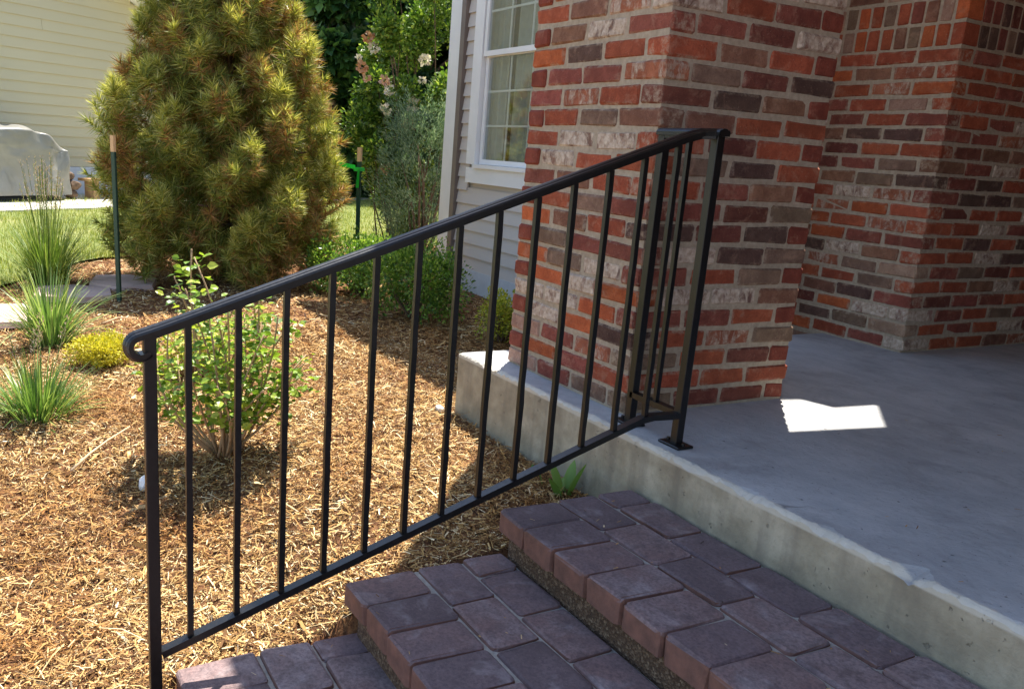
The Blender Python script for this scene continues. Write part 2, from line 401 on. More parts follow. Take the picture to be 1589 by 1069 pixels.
# ================================================================= SETTING
def axis(lo, hi, fine_lo, fine_hi, step, grow=1.35):
    a = list(np.arange(fine_lo, fine_hi + 1e-6, step)); s = step; x = fine_hi
    while x < hi: s *= grow; x += s; a.append(min(x, hi))
    s = step; x = fine_lo
    while x > lo: s *= grow; x -= s; a.insert(0, max(x, lo))
    return np.array(a)
xs = axis(-90, 60, -3.2, .45, .05); ys = axis(-60, 90, -1.9, .5, .05)
X, Y = np.meshgrid(xs, ys, indexing='ij'); Z = ground_z(X, Y)
nx, ny = len(xs), len(ys); idx = np.arange(nx * ny).reshape(nx, ny)
F = np.stack([idx[:-1, :-1], idx[1:, :-1], idx[1:, 1:], idx[:-1, 1:]], -1).reshape(-1, 4)
tag(link('ground', fast_mesh('ground', np.stack([X, Y, Z], -1).reshape(-1, 3), F, M['ground'], smooth=True)), kind='structure')

# lawn: beyond the planting bed
LAWN_EDGE = [(-4.3, -40), (-4.15, -2.4), (-4.35, -1.75), (-4.95, -1.42), (-5.55, -1.1), (-6.2, -.3), (-6.7, .9), (-6.9, 2.2), (-6.7, 3.4), (-6.5, 9.0), (-6.5, 40)]
lv = []; lf = []
LX = np.array([p[0] for p in LAWN_EDGE]); LY = np.array([p[1] for p in LAWN_EDGE])
yy = np.unique(np.concatenate([np.linspace(-40, -2.4, 12), np.linspace(-2.4, 3.4, 60), np.linspace(3.4, 40, 12)]))
cols = np.concatenate([np.linspace(0, 6, 25), np.linspace(7, 60, 14)])
for y in yy:
    x0 = float(np.interp(y, LY, LX)) + 0.03 * math.sin(y * 9) + .02 * math.sin(y * 23)
    for c_ in cols: lv.append((x0 - c_, y, float(ground_z(x0 - c_, y)) + .02))
n = len(cols); L_ = np.array(lv); I = np.arange(len(lv)).reshape(len(yy), n)
F = np.stack([I[:-1, :-1], I[1:, :-1], I[1:, 1:], I[:-1, 1:]], -1).reshape(-1, 4)
tag(link('lawn', fast_mesh('lawn', L_, F, M['lawn'], smooth=True)), kind='structure')
# patio strip under the covered grill
mb = MB(); W_D = Vector((-.56, .83, 0)).normalized(); W_N = Vector((W_D.y, -W_D.x, 0))    # along / out of the cream wall
W_P = Vector((-12.35, -1.35, 0))
def wp(s, d, z): p = W_P + W_D * s + W_N * d; return (p.x, p.y, z)
mb.add([wp(-9, 2.0, -.275), wp(9, 2.0, -.275), wp(9, -.1, -.275), wp(-9, -.1, -.275), wp(-9, 2.0, -.4), wp(9, 2.0, -.4)], [(0, 1, 2, 3), (4, 5, 1, 0)])
tag(mb.build('patio', M['patio']), kind='structure')
# front walk in front of the steps
mb = MB(); mb.box((.32, -2.896, -.75), (3.4, -1.50, -.575)); tag(mb.build('walkway', M['walk']), kind='structure')

mb = MB(); mb.box((.9, -22, -.80), (3.0, -2.9, -.545)); tag(mb.build('bounce_slab', M['patio']), kind='structure')  # unseen pale concrete added to bounce sunlight onto the pillar front
mb = MB(); mb.box((-24, -30, -.70), (.6, -3.6, -.42)); tag(mb.build('bounce_lawn', M['lawn']), kind='structure')  # unseen turf added out front, also for its bounce light

# ---- porch slab with a worn, rounded lip
def porch():
    xs_ = np.concatenate([np.arange(-.88, 2.6, .012), np.arange(2.6, 7.01, .2)])
    r = np.random.default_rng(3)
    def fn(x, s, k): return np.sin(x * k + s) * .5 + np.sin(x * k * 2.3 + s * 2.1) * .3 + np.sin(x * k * 5.1 + s * .7) * .2
    jag = np.convolve(r.normal(size=len(xs_)), np.ones(4) / 4, 'same')
    jag = jag * .6 + r.normal(size=len(xs_)) * .45
    w = .011 + .006 * fn(xs_, 1, 9) + .008 * jag
    chip = .05 * np.exp(-((xs_ - 1.06) / .035) ** 2) + .02 * np.exp(-((xs_ - .62) / .05) ** 2) + .018 * np.exp(-((xs_ - .86) / .03) ** 2) + .012 * np.exp(-((xs_ - .40) / .05) ** 2)
    w = np.clip(w, .003, None) + chip
    dep = np.clip(.008 + .004 * fn(xs_, 4, 11) + .006 * jag, .002, None) + chip * .35
    fr = -.113 + .003 * fn(xs_, 2, 5)
    prof = []
    rows = [(lambda i: (fr[i], -.75)), (lambda i: (fr[i] - .004, -.45)), (lambda i: (fr[i], -.2)), (lambda i: (fr[i], -dep[i] - .03)), (lambda i: (fr[i], -dep[i])), (lambda i: (fr[i] + w[i] * .45, -dep[i] * .38)),
            (lambda i: (fr[i] + w[i], 0.0)), (lambda i: (fr[i] + w[i] + .03, 0.0)), (lambda i: (.3, 0.0)), (lambda i: (2.0, 0.0)), (lambda i: (7.0, 0.0))]
    V = np.array([[(xs_[i], *q(i)) for q in rows] for i in range(len(xs_))])
    # left end rounds off too
    V[0, 4:, 2] -= .008; V[0, :, 0] -= .004
    nr_ = len(rows); I = np.arange(V.shape[0] * nr_).reshape(-1, nr_)
    F = [np.stack([I[:-1, :-1], I[1:, :-1], I[1:, 1:], I[:-1, 1:]], -1).reshape(-1, 4)]
    V = V.reshape(-1, 3)
    e = len(V); V = np.concatenate([V, [[-.884, 7.0, -.75]]])
    F.append(np.array([[I[0, k + 1], I[0, k], e] for k in range(nr_ - 1)]))
    return tag(link('porch_floor', fast_mesh('porch_floor', V, F, M['slab'], smooth=False)), kind='structure')
porch()

# ================================================================= BRICKWORK
CH = .0667; BL, BW, BH, J = .1920, .0915, .0545, .0125
PAL = dict(R=(175, 92, 64, .25), O=(194, 102, 62, .35), M=(150, 84, 70, .25), m=(124, 72, 60, .25), D=(104, 78, 68, .35), B=(150, 106, 84, .35), G=(138, 112, 92, .4), W=(158, 122, 106, 1.0), P=(180, 144, 122, .55), o=(176, 108, 80, .75))
def bcol(o, code, r):
    a = PAL[code]; c = lin(*a[:3]); k = .94 + r.uniform(-.16, .16)
    o.color = (c[0] * k, c[1] * k * (1 + r.uniform(-.06, .06)), c[2] * k, a[3])
BR_S = [bevel_box('brick', (BL + .001, BW, BH + .001), M['brick'], .0064, 1, .0034, s) for s in range(12)]
BR_R = [bevel_box('brick', (BH, BW, BL), M['brick'], .0045, 1, .0018, 40 + s) for s in range(4)]     # rowlock: on edge, end out
BR_RO = [bevel_box('brick', (.0550, .1, .0895), M['brick2'], .0045, 1, .0020, 60 + s) for s in range(4)]
def put_brick(me, parent, loc, rz, code, r):
    o = bpy.data.objects.new('brick', me); COL.objects.link(o); o.parent = parent
    o.location = Vector(loc) + Vector((r.uniform(-.0016, .0016), r.uniform(-.0016, .0016), r.uniform(-.0014, .0014)))
    o.rotation_euler = (r.uniform(-.006, .006), r.uniform(-.006, .006), rz + r.uniform(-.006, .006) + (math.pi if r.random() < .5 else 0)); bcol(o, code, r); return o
WPAL = 'RRRROOMMMmmDDBBGWWoP'
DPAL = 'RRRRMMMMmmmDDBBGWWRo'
FRONT = {19: 'ROBR', 18: 'RBoW', 17: 'RBWM', 16: 'ODRO', 15: 'PMMo', 14: 'MoRR', 13: 'RRGB', 12: 'RWWR', 11: 'OWRR', 10: 'MBRR', 9: 'BRGM', 8: 'OBRP', 7: 'BGMM', 6: 'OGWO', 5: 'BOWO', 4: 'WWOP', 3: 'MWOD', 2: 'PMoP', 1: 'OOMR', 0: 'PMGW'}
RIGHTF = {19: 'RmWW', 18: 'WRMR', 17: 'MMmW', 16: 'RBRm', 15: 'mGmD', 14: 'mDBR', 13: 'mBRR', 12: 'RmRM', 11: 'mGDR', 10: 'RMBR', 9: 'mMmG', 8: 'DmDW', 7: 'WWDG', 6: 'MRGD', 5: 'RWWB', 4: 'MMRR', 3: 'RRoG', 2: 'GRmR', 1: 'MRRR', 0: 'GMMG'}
U = BL + J
pillar = thing('brick_pillar', 'square brick porch pillar of reclaimed red and whitewashed bricks behind the handrail', 'pillar', (0, 0, 0))
mb = MB(); mb.box((-.6955, .0045, -.02), (-.0045, .6955, 2.447)); mb.build('mortar_core', M['mortar'], pillar)
r = random.Random(5)
stuff_v = []; stuff_f = []
SZ = .7075
def stuff_brick(me, loc, rz, acc):
    c, s_ = math.cos(rz), math.sin(rz); o = len(acc.v)
    acc.add([(v.co.x * c - v.co.y * s_ + loc[0], v.co.x * s_ + v.co.y * c + loc[1], v.co.z + loc[2]) for v in me.vertices], [tuple(p.vertices) for p in me.polygons])
acc = MB()
for k in range(36):
    z = k * CH + BH / 2 + .007
    flip = (k % 2 == 1)     # odd rows: header at far-left of the front, stretcher wrapping the corner
    # sides: front (y=0, along x from -0.7 to 0), right (x=0, along y), back, left
    for side in range(4):
        # local s along the side from 0..SZ , outward normal; pinwheel bond: alternate rows start at the other end
        start = J / 2 - .005 if not flip else BW + J - .0
        for i in range(3):
            s0 = (i * U) if (not flip) else (BW + J + i * U) - .0
            sc = s0 + BL / 2
            d = BW / 2
            # front runs -x -> 0 ; right runs y 0 -> .7 ; back runs 0 -> -x ; left runs .7 -> 0
            if side == 0: p = (-.70 + sc, d, z); rz = 0
            elif side == 1: p = (-d, sc, z); rz = math.pi / 2
            elif side == 2: p = (-sc, .70 - d, z); rz = 0
            else: p = (-.70 + d, .70 - sc, z); rz = math.pi / 2
            me = BR_S[r.randrange(12)]
            if side < 2 and k < 22:
                if side == 0:
                    row = FRONT.get(k); code = (row[i] if not flip else row[i + 1]) if row else r.choice(WPAL)
                else:
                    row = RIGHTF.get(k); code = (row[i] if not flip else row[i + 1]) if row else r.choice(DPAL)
                put_brick(me, pillar, p, rz, code, r)
            else: stuff_brick(me, p, rz, acc)
so = acc.build('upper_bricks', M['brick2'], pillar); so['kind'] = 'stuff'; so.color = (*lin(140, 72, 56)[:3], .2)

# rear entry wall: corner at (-.435, 1.95); front face runs to -x, side face runs to +y
bwall = thing('brick_wall', 'brick house wall corner behind the porch with a band of upright bricks', 'wall', (-.435, 1.95, 0))
CX, CY = -.435, 1.95
mb = MB(); mb.box((-.9, .0045, -.02), (-.0045, 2.6, 2.447)); mb.build('mortar_core', M['mortar'], bwall)
acc = MB(); NF, NS = 4, 6
for k in range(34):
    if k in (20, 21, 22): continue
    z = k * CH + BH / 2 + .006 + (0 if k < 20 else .004)
    flip = k % 2 == 1
    for face in (0, 1):
        nb = NF if face == 0 else 12
        for i in range(nb + 1):
            if face == 0:
                # at the corner: even rows show a header end (stretcher belongs to the side face)
                s0 = (BW + J) + (i) * U if not flip else i * U
                if s0 + BL > .9: continue
                p = (-(s0 + BL / 2), BW / 2, z); rz = 0
            else:
                s0 = (BW + J) + i * U if flip else i * U
                if s0 + BL > 2.6: continue
                p = (-BW / 2, s0 + BL / 2, z); rz = math.pi / 2
            me = BR_S[r.randrange(12)]
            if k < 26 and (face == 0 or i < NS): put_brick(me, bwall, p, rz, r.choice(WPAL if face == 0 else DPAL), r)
            else: stuff_brick(me, p, rz, acc)
for row in range(2):       # rowlock band
    z = 20 * CH + .046 + row * .1015 + .004
    for i in range(13):
        put_brick(BR_RO[r.randrange(4)], bwall, (-(.0283 + i * .0675), .050, z), 0, r.choice('RROOMBGRRP'), r)
    for i in range(17):
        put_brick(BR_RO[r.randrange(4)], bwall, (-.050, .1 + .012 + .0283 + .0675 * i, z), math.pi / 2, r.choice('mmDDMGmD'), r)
so = acc.build('upper_bricks', M['brick2'], bwall); so['kind'] = 'stuff'; so.color = (*lin(130, 70, 56)[:3], .2)

# ---- porch roof (above the frame; shades the steps, opening shaped to cast the sunlit floor patch)
def porch_roof():
    outer = [(-.70, -.385), (7.2, -.385), (7.2, 7.0), (-1.05, 7.0), (-1.05, 1.15), (-.70, 1.15)]
    dx, dy = -.79, .775
    hole = [(-.043 + dx, .757 + dy), (.133 + dx, .81 + dy), (.153 + dx, 1.006 + dy), (.355 + dx, .777 + dy), (.294 + dx, .382 + dy), (.05 + dx, .45 + dy)]
    bm = bmesh.new(); es = []
    for poly in (outer, hole):
        vs_ = [bm.verts.new((x, y, 2.455)) for x, y in poly]
        es += [bm.edges.new((vs_[i], vs_[(i + 1) % len(vs_)])) for i in range(len(vs_))]
    bmesh.ops.triangle_fill(bm, edges=es, use_beauty=True)
    g = bmesh.ops.extrude_face_region(bm, geom=bm.faces[:])
    for e in g['geom']:
        if isinstance(e, bmesh.types.BMVert): e.co.z += .045
    bmesh.ops.recalc_face_normals(bm, faces=bm.faces[:])
    me = bpy.data.meshes.new('ceiling'); bm.to_mesh(me); bm.free(); me.materials.append(M['ceiling'])
    t = thing('porch_roof', 'flat pale porch roof carried by the brick pillar, shading the steps', 'roof', (0, 0, 2.45))
    o = link('ceiling', me, t); o.location = (0, 0, -2.45)
porch_roof()
et = thing('shade_walls', 'unseen tan walls added to darken the back and right of the porch', 'wall', (2.9, 4.6, 0))  # unseen walls added to keep side light off the brick faces
tm_ = mat_plain('shade_wall_paint', lin(150, 118, 100), .8, .08, 4)
mb = MB(); mb.box((-3.33, .0, -.02), (.6, .12, 2.45)); mb.build('back_shade_wall', tm_, et)
mb = MB(); mb.box((.0, -4.3, -.02), (.12, -.003, 2.45)); mb.build('side_shade_wall', tm_, et)

# ================================================================= STEPS
steps = thing('paver_steps', 'three porch steps of dark red tumbled pavers on pebbly risers', 'steps', (.215, -1.417, -.57))
S0 = Vector((.215, -1.417, -.57))
XL, PIT, PLN = .215, .1308, .191
TREADS = [(-1.417, -.4275), (-1.005, -.2775), (-.575, -.1465)]
PTH = .060
def pmesh(sx, sy, seed): return bevel_box('paver', (sx, sy, PTH), M['paver'], .0085, 2, .0026, seed, smooth=False, plan=.013)
P_F = [pmesh(PIT - .0045, PLN - .005, s) for s in range(7)]
P_L = [pmesh(PLN + .0065, .1308 - .005, 20 + s) for s in range(7)]
P_H = [pmesh(.0925, .1308 - .005, 40 + s) for s in range(3)]
r = random.Random(21)
def put_paver(me, x, y, z):
    o = bpy.data.objects.new('paver', me); COL.objects.link(o); o.parent = steps
    o.location = Vector((x, y, z - PTH / 2 + r.uniform(-.003, .0015))) - S0
    o.rotation_euler = (r.uniform(-.007, .007), r.uniform(-.007, .007), r.uniform(-.012, .012) + (math.pi if r.random() < .5 else 0))
XR = 3.3
for t_, (yf, zt) in enumerate(TREADS):
    yb = TREADS[t_ + 1][0] + .03 if t_ < 2 else -.117
    mb = MB(); mb.box((XL + .025 - S0.x, yf + .032 - S0.y, -.75 - S0.z), (XR - S0.x, yb + .035 - S0.y if t_ < 2 else yb - .002 - S0.y, zt - PTH - .002 - S0.z)); mb.build('riser', M['agg'], steps)
    mb = MB(); mb.box((XL + .012 - S0.x, yf + .030 - S0.y, zt - PTH - .001 - S0.z), (XR - S0.x, yb - .003 - S0.y, zt - .0095 - S0.z)); mb.build('joint_fill', M['sand'], steps)
    i = 0
    while XL + (i + 1) * PIT < XR:
        put_paver(P_F[r.randrange(7)], XL + (i + .5) * PIT, yf + PLN / 2 + r.uniform(-.004, .004), zt); i += 1
    y2 = yf + PLN + .1308 / 2 + .002
    x = XL + .003
    while x + .2 < XR:
        put_paver(P_L[r.randrange(7)], x + .1, y2, zt); x += .2 + .0025
    y3 = yf + PLN + .1308 * 1.5 + .004
    x = XL + .003
    d3 = yb - (yf + PLN + .1308 + .004)
    put_paver(P_H[r.randrange(3)], x + .047, y3, zt); x += .097
    while x + .2 < XR:
        put_paver(P_L[r.randrange(7)], x + .1, y3, zt); x += .2 + .0025

# ================================================================= HANDRAIL
rail = thing('handrail', 'black wrought iron handrail with thin balusters climbing beside the steps', 'handrail', (.265, -1.465, -.47))
R0 = Vector((.265, -1.465, -.47)); RX = .265
def rb(mb, name, parent=rail, smooth=False): 
    mb.v = [tuple(Vector(p) - R0) for p in mb.v]; return mb.build(name, M['iron'], parent, smooth=smooth)
SL = (.871 - .398) / (-.098 + 1.462)
zt_ = lambda y: .398 + SL * (y + 1.462) - .012
zb_ = lambda y: -.352 + .3345 * (y + 1.462)
CAP = [(-.019, -.010), (-.019, .000), (-.0165, .0045), (-.012, .0062), (-.0105, .0048), (-.009, .0075), (-.004, .0095), (.004, .0095), (.009, .0075), (.0105, .0048), (.012, .0062), (.0165, .0045), (.019, .000), (.019, -.010)]
CAP = [(a, b - .002) for a, b in CAP]
PX, PY = .282, -.035
# top rail with the curl at its lower end
curl = []
yc, zc, rc = -1.486, zt_(-1.486) - .026, .026
ang0 = math.pi / 2 + math.atan(SL)
for a in np.linspace(ang0, ang0 + math.radians(215), 15):
    curl.append((RX, yc + rc * math.cos(a), zc + rc * math.sin(a)))
path = curl[::-1] + [(RX, y, zt_(y)) for y in (-1.45, -1.0, -.5, -.13)] + [(RX + .003, -.085, zt_(-.098) + .002), (PX, PY + .016, zt_(-.098) + .004)]
mb = MB(); mb.sweep(path, CAP, up=(0, 0, 1), cap=True)
# a sweep around the curl flips with a fixed up vector, so frame it by hand
mb = MB()
pts = [Vector(p) for p in path]; n = len(CAP)
for i, p in enumerate(pts):
    t = ((pts[i + 1] - p) if i == 0 else (p - pts[i - 1]) if i == len(pts) - 1 else (pts[i + 1] - p).normalized() + (p - pts[i - 1]).normalized()).normalized()
    sd = Vector((1, 0, 0)); u2 = sd.cross(t).normalized()
    for a, b in CAP: mb.v.append(tuple(p + sd * a + u2 * b))
for i in range(len(pts) - 1):
    for j in range(n):
        a = i * n + j; b = i * n + (j + 1) % n; mb.f.append((a, a + n, b + n, b)); mb.mi.append(0)
mb.f.append(tuple(range(n))); mb.f.append(tuple((len(pts) - 1) * n + j for j in range(n))[::-1]); mb.mi += [0, 0]
rb(mb, 'top_rail')
CHN = [(-.0125, -.004), (-.0125, .0035), (.0125, .0035), (.0125, -.004)]
mb = MB(); mb.sweep([(RX, y, zt_(y) - .015) for y in (-1.466, -.8, -.13)] + [(RX + .003, -.085, zt_(-.098) - .014), (PX, PY - .014, zt_(-.098) - .012)], CHN); rb(mb, 'rail_channel')
mb = MB(); mb.sweep([(PX - .0135, PY, zt_(-.098) - .012), (.089, PY, zt_(-.098) - .012)], CHN); rb(mb, 'rail_channel')
mb = MB(); mb.sweep([(PX + .022, PY, zt_(-.098) + .004), (.06, PY, zt_(-.098) + .004)], CAP); rb(mb, 'return_rail')
# bottom channel
BP = [(-.0127, -.0105), (-.0127, .0065), (.0127, .0065), (.0127, -.0105)]
mb = MB(); mb.sweep([(RX, -1.455, zb_(-1.455)), (RX, -.160, zb_(-.160)), (RX + .004, -.125, zb_(-.140)), (PX, PY - .01, .092)], BP); rb(mb, 'bottom_rail')
mb = MB(); mb.sweep([(PX - .01, PY, .095), (.075, PY, .095)], BP); rb(mb, 'return_bottom_rail')
def post(x, y, z0, z1, h=.0127):
    mb = MB(); mb.box((x - h, y - h, z0), (x + h, y + h, z1)); o = rb(mb, 'post')
    bv = o.modifiers.new('edge', 'BEVEL'); bv.width = .002; bv.segments = 2; return o
post(RX, -1.468, -.60, zt_(-1.468) - .011)
post(PX, PY, 0.004, zt_(-.098) - .007); post(.075, PY, 0.004, zt_(-.098) - .007)
for x in (PX, .075):
    me = bevel_box('base_plate', (.085, .058, .008), M['iron'], .002, 1); o = link('base_plate', me, rail, Vector((x, PY - .002, .0042)) - R0)
    for dx in (-.031, .031):
        mb = MB(); mb.tube([(x + dx, PY - .002, .008), (x + dx, PY - .002, .0155)], .0055, 6); rb(mb, 'bolt')
bal = [-1.391, -1.287, -1.183, -1.080, -.977, -.874, -.771, -.668, -.564, -.461, -.357, -.253, -.149]
r = random.Random(9)
def baluster(x, y, z0, z1):
    h = .0067; mb = MB(); N = 14
    pth = [(x + r.uniform(-.0006, .0006), y + r.uniform(-.0006, .0006), z0 + (z1 - z0) * i / N) for i in range(N + 1)]
    mb.sweep(pth, [(-h, -h), (-h, h), (h, h), (h, -h)], up=(0, 1, 0), scales=[1 + r.uniform(-.06, .06) for _ in pth]); rb(mb, 'baluster')
for y in bal: baluster(RX, y, zb_(y) + .004, zt_(y) - .02)
baluster(.178, PY, .099, zt_(-.098) - .006)

# ================================================================= GREY HOUSE
gh = thing('siding_house', 'grey clapboard house with a white corner board and sash window', 'house', (-4.25, 1.5, -.28))
G0 = Vector((-4.25, 1.5, -.28))
def gb(mb, name, mat, parent=gh, smooth=False):
    mb.v = [tuple(Vector(p) - G0) for p in mb.v]; return mb.build(name, mat, parent, smooth=smooth)
GX0, GX1 = -4.06, -1.1
WX0, WX1, WZ0, WZ1 = -3.70, -2.50, .70, 2.30      # window clear opening
mb = MB(); mb.box((-4.2, 1.53, -.6), (WX0 - .02, 1.62, 3.15)); mb.box((WX1 + .02, 1.53, -.6), (GX1, 1.62, 3.15)); mb.box((WX0 - .02, 1.53, -.6), (WX1 + .02, 1.62, WZ0 - .02)); mb.box((WX0 - .02, 1.53, WZ1 + .02), (WX1 + .02, 1.62, 3.15))
mb.box((-4.2, 1.62, -.6), (-4.12, 6.2, 3.15)); gb(mb, 'wall_core', M['grey_siding'])
EXP = .0982
def board(xa, xb_, z):
    mb = MB(); t = .017
    mb.add([(xa, 1.5 + .008 - t, z), (xb_, 1.5 + .008 - t, z), (xb_, 1.5 + .010, z + EXP + .02), (xa, 1.5 + .010, z + EXP + .02), (xa, 1.5 + .012, z), (xb_, 1.5 + .012, z), (xb_, 1.5 + .022, z + EXP + .02), (xa, 1.5 + .022, z + EXP + .02)],
           [(0, 1, 2, 3), (0, 4, 5, 1), (4, 7, 6, 5), (3, 2, 6, 7), (0, 3, 7, 4), (1, 5, 6, 2)]); gb(mb, 'siding_board', M['grey_siding'])
zz = -.105; k = 0
while zz < 2.75:
    if zz + EXP > WZ0 - .16 and zz < WZ1 + .12:
        board(-3.995, WX0 - .145, zz); board(WX1 + .145, GX1, zz)
    else: board(-3.995, GX1, zz)
    zz += EXP; k += 1
mb = MB(); mb.box((-4.25, 1.478, -.25), (-4.075, 1.52, 3.12)); mb.box((-4.25, 1.52, -.25), (-4.215, 1.66, 3.12)); gb(mb, 'corner_board', M['white'])
mb = MB(); mb.box((-4.065, 1.47, -.2), (-4.0, 1.515, 3.1)); gb(mb, 'downspout', M['spout'])
mb = MB(); mb.box((-4.1, 1.488, -.275), (GX1, 1.53, -.103)); gb(mb, 'foundation', M['foundation'])
mb = MB(); mb.add([(-4.5, 1.1, 3.12), (-1.12, 1.1, 3.12), (-1.12, 1.1, 3.24), (-4.5, 1.1, 3.24), (-4.5, 4.6, 4.9), (-1.12, 4.6, 4.9), (-4.5, 4.6, 4.75), (-1.12, 4.6, 4.75), (-4.5, 8.2, 3.1), (-1.12, 8.2, 3.1)],
                  [(0, 1, 2, 3), (3, 2, 5, 4), (1, 0, 6, 7), (0, 3, 4, 6), (1, 7, 5, 2), (4, 5, 9, 8)]); gb(mb, 'roof', M['shingle'])
# window
win = gb(MB(), 'window', M['white'])
mb = MB()
mb.box((WX0 - .14, 1.470, WZ0 - .02), (WX0 - .012, 1.53, WZ1 + .13)); mb.box((WX1 + .012, 1.470, WZ0 - .02), (WX1 + .14, 1.53, WZ1 + .13)); mb.box((WX0 - .012, 1.470, WZ1 + .012), (WX1 + .012, 1.53, WZ1 + .13))
mb.box((WX0 - .14, 1.473, WZ0 - .155), (WX1 + .14, 1.53, WZ0 - .045)); gb(mb, 'casing', M['white'], gh)
mb = MB(); mb.box((WX0 - .012, 1.452, WZ0 - .045), (WX1 + .012, 1.53, WZ0 - .018)); gb(mb, 'sill', M['white'], gh)
bpy.data.objects.remove(win)
ZM = 1.455
def sash(z0, z1, yy_, rows):
    fw = .036; mb = MB()
    mb.box((WX0, yy_, z0), (WX0 + fw, yy_ + .032, z1)); mb.box((WX1 - fw, yy_, z0), (WX1, yy_ + .032, z1))
    mb.box((WX0 + fw, yy_, z0), (WX1 - fw, yy_ + .032, z0 + fw)); mb.box((WX0 + fw, yy_, z1 - fw - .006), (WX1 - fw, yy_ + .032, z1))
    o = gb(mb, 'sash', M['white'])
    def sub(mb, nm, mt): mb.v = [tuple(Vector(p) - G0) for p in mb.v]; return mb.build(nm, mt, o)
    mb = MB(); mb.box((WX0 + fw, yy_ + .014, z0 + fw), (WX1 - fw, yy_ + .0175, z1 - fw - .006)); sub(mb, 'pane', M['glass'])
    nc = 4
    for i in range(1, nc):
        x = WX0 + fw + (WX1 - WX0 - 2 * fw) * i / nc; mb = MB(); mb.box((x - .007, yy_ + .020, z0 + fw), (x + .007, yy_ + .026, z1 - fw - .006)); sub(mb, 'muntin', M['white'])
    for j in range(1, rows):
        z = z0 + fw + (z1 - z0 - 2 * fw) * j / rows; mb = MB(); mb.box((WX0 + fw, yy_ + .0195, z - .007), (WX1 - fw, yy_ + .0265, z + .007)); sub(mb, 'muntin', M['white'])
sash(WZ0 - .016, ZM + .018, 1.505, 3); sash(ZM - .018, WZ1 + .01, 1.478, 3)
mb = MB(); N = 70
cv = [(WX0 - .1 + (WX1 - WX0 + .2) * i / N, 1.585 + .018 * math.sin(i * 1.1) + .010 * math.sin(i * 2.7 + 1)) for i in range(N + 1)]
gapx = WX0 + .24
for i in range(N):
    (xa, ya), (xb_, yb) = cv[i], cv[i + 1]
    if abs(xa - gapx) < .025: continue
    mb.add([(xa, ya, WZ0 - .05), (xb_, yb, WZ0 - .05), (xb_, yb, WZ1 + .05), (xa, ya, WZ1 + .05)], [(0, 1, 2, 3)])
gb(mb, 'curtain', M['curtain'], smooth=True)
mb = MB(); mb.box((WX0 - .3, 1.9, WZ0 - .3), (WX1 + .3, 1.95, WZ1 + .3)); gb(mb, 'room_back', M['dark'])

# ================================================================= CREAM HOUSE
ch = thing('neighbour_house', 'cream clapboard neighbouring house behind the covered grill', 'house', wp(0, 0, -.3))
C0 = Vector(wp(0, 0, -.3))
def cb(mb, name, mat): mb.v = [tuple(Vector(p) - C0) for p in mb.v]; return mb.build(name, mat, ch)
RK = lambda s: 2.80 - .42 * (s - 2.05)        # soffit line of the gable rake
S_END = 3.6
mb = MB(); mb.add([wp(-8, -.03, -.35), wp(S_END, -.03, -.35), wp(S_END, -.03, RK(S_END)), wp(-3, -.03, RK(-3)), wp(-8, -.03, RK(2))], [(0, 1, 2, 3, 4)])
mb.add([wp(S_END, -.03, -.35), wp(S_END, -7, -.35), wp(S_END, -7, RK(S_END)), wp(S_END, -.03, RK(S_END))], [(0, 1, 2, 3)]); cb(mb, 'wall_core', M['cream_siding'])
z = .155; EX2 = .1495
while z < 4.6:
    sr = min(S_END, 2.05 + (2.80 - (z + EX2 * .5)) / .42); sl = -8 if z < 2.6 else max(-8, -8 + 2 * (z - 2.6))
    if sr > sl + .3:
        a, b = z, z + EX2 + .02; cut = random.uniform(-3.0, 1.2); cut = cut if sl + .2 < cut < sr - .2 else None
        for (s0, s1) in ([(sl, sr)] if cut is None else [(sl, cut - .002), (cut + .002, sr)]):
            mb = MB(); mb.add([wp(s0, .022, a), wp(s1, .022, a), wp(s1, .003, b), wp(s0, .003, b), wp(s0, -.006, a), wp(s1, -.006, a)], [(0, 1, 2, 3), (4, 5, 1, 0), (1, 5, 2), (0, 3, 4)]); cb(mb, 'siding_board', M['cream_siding'])
    z += EX2
mb = MB(); mb.add([wp(-8, .02, -.35), wp(S_END, .02, -.35), wp(S_END, .02, .15), wp(-8, .02, .15)], [(0, 1, 2, 3)]); cb(mb, 'foundation', M['foundation'])
mb = MB()
for (sa, sb) in ((-3, S_END + .5),):
    mb.add([wp(sa, .45, RK(sa)), wp(sb, .45, RK(sb)), wp(sb, .45, RK(sb) + .18), wp(sa, .45, RK(sa) + .18), wp(sa, -7, RK(sa)), wp(sb, -7, RK(sb)), wp(sb, -7, RK(sb) + .18), wp(sa, -7, RK(sa) + .18)],
           [(0, 1, 2, 3), (0, 4, 5, 1), (3, 2, 6, 7), (1, 5, 6, 2)])
cb(mb, 'rake_board', M['white'])

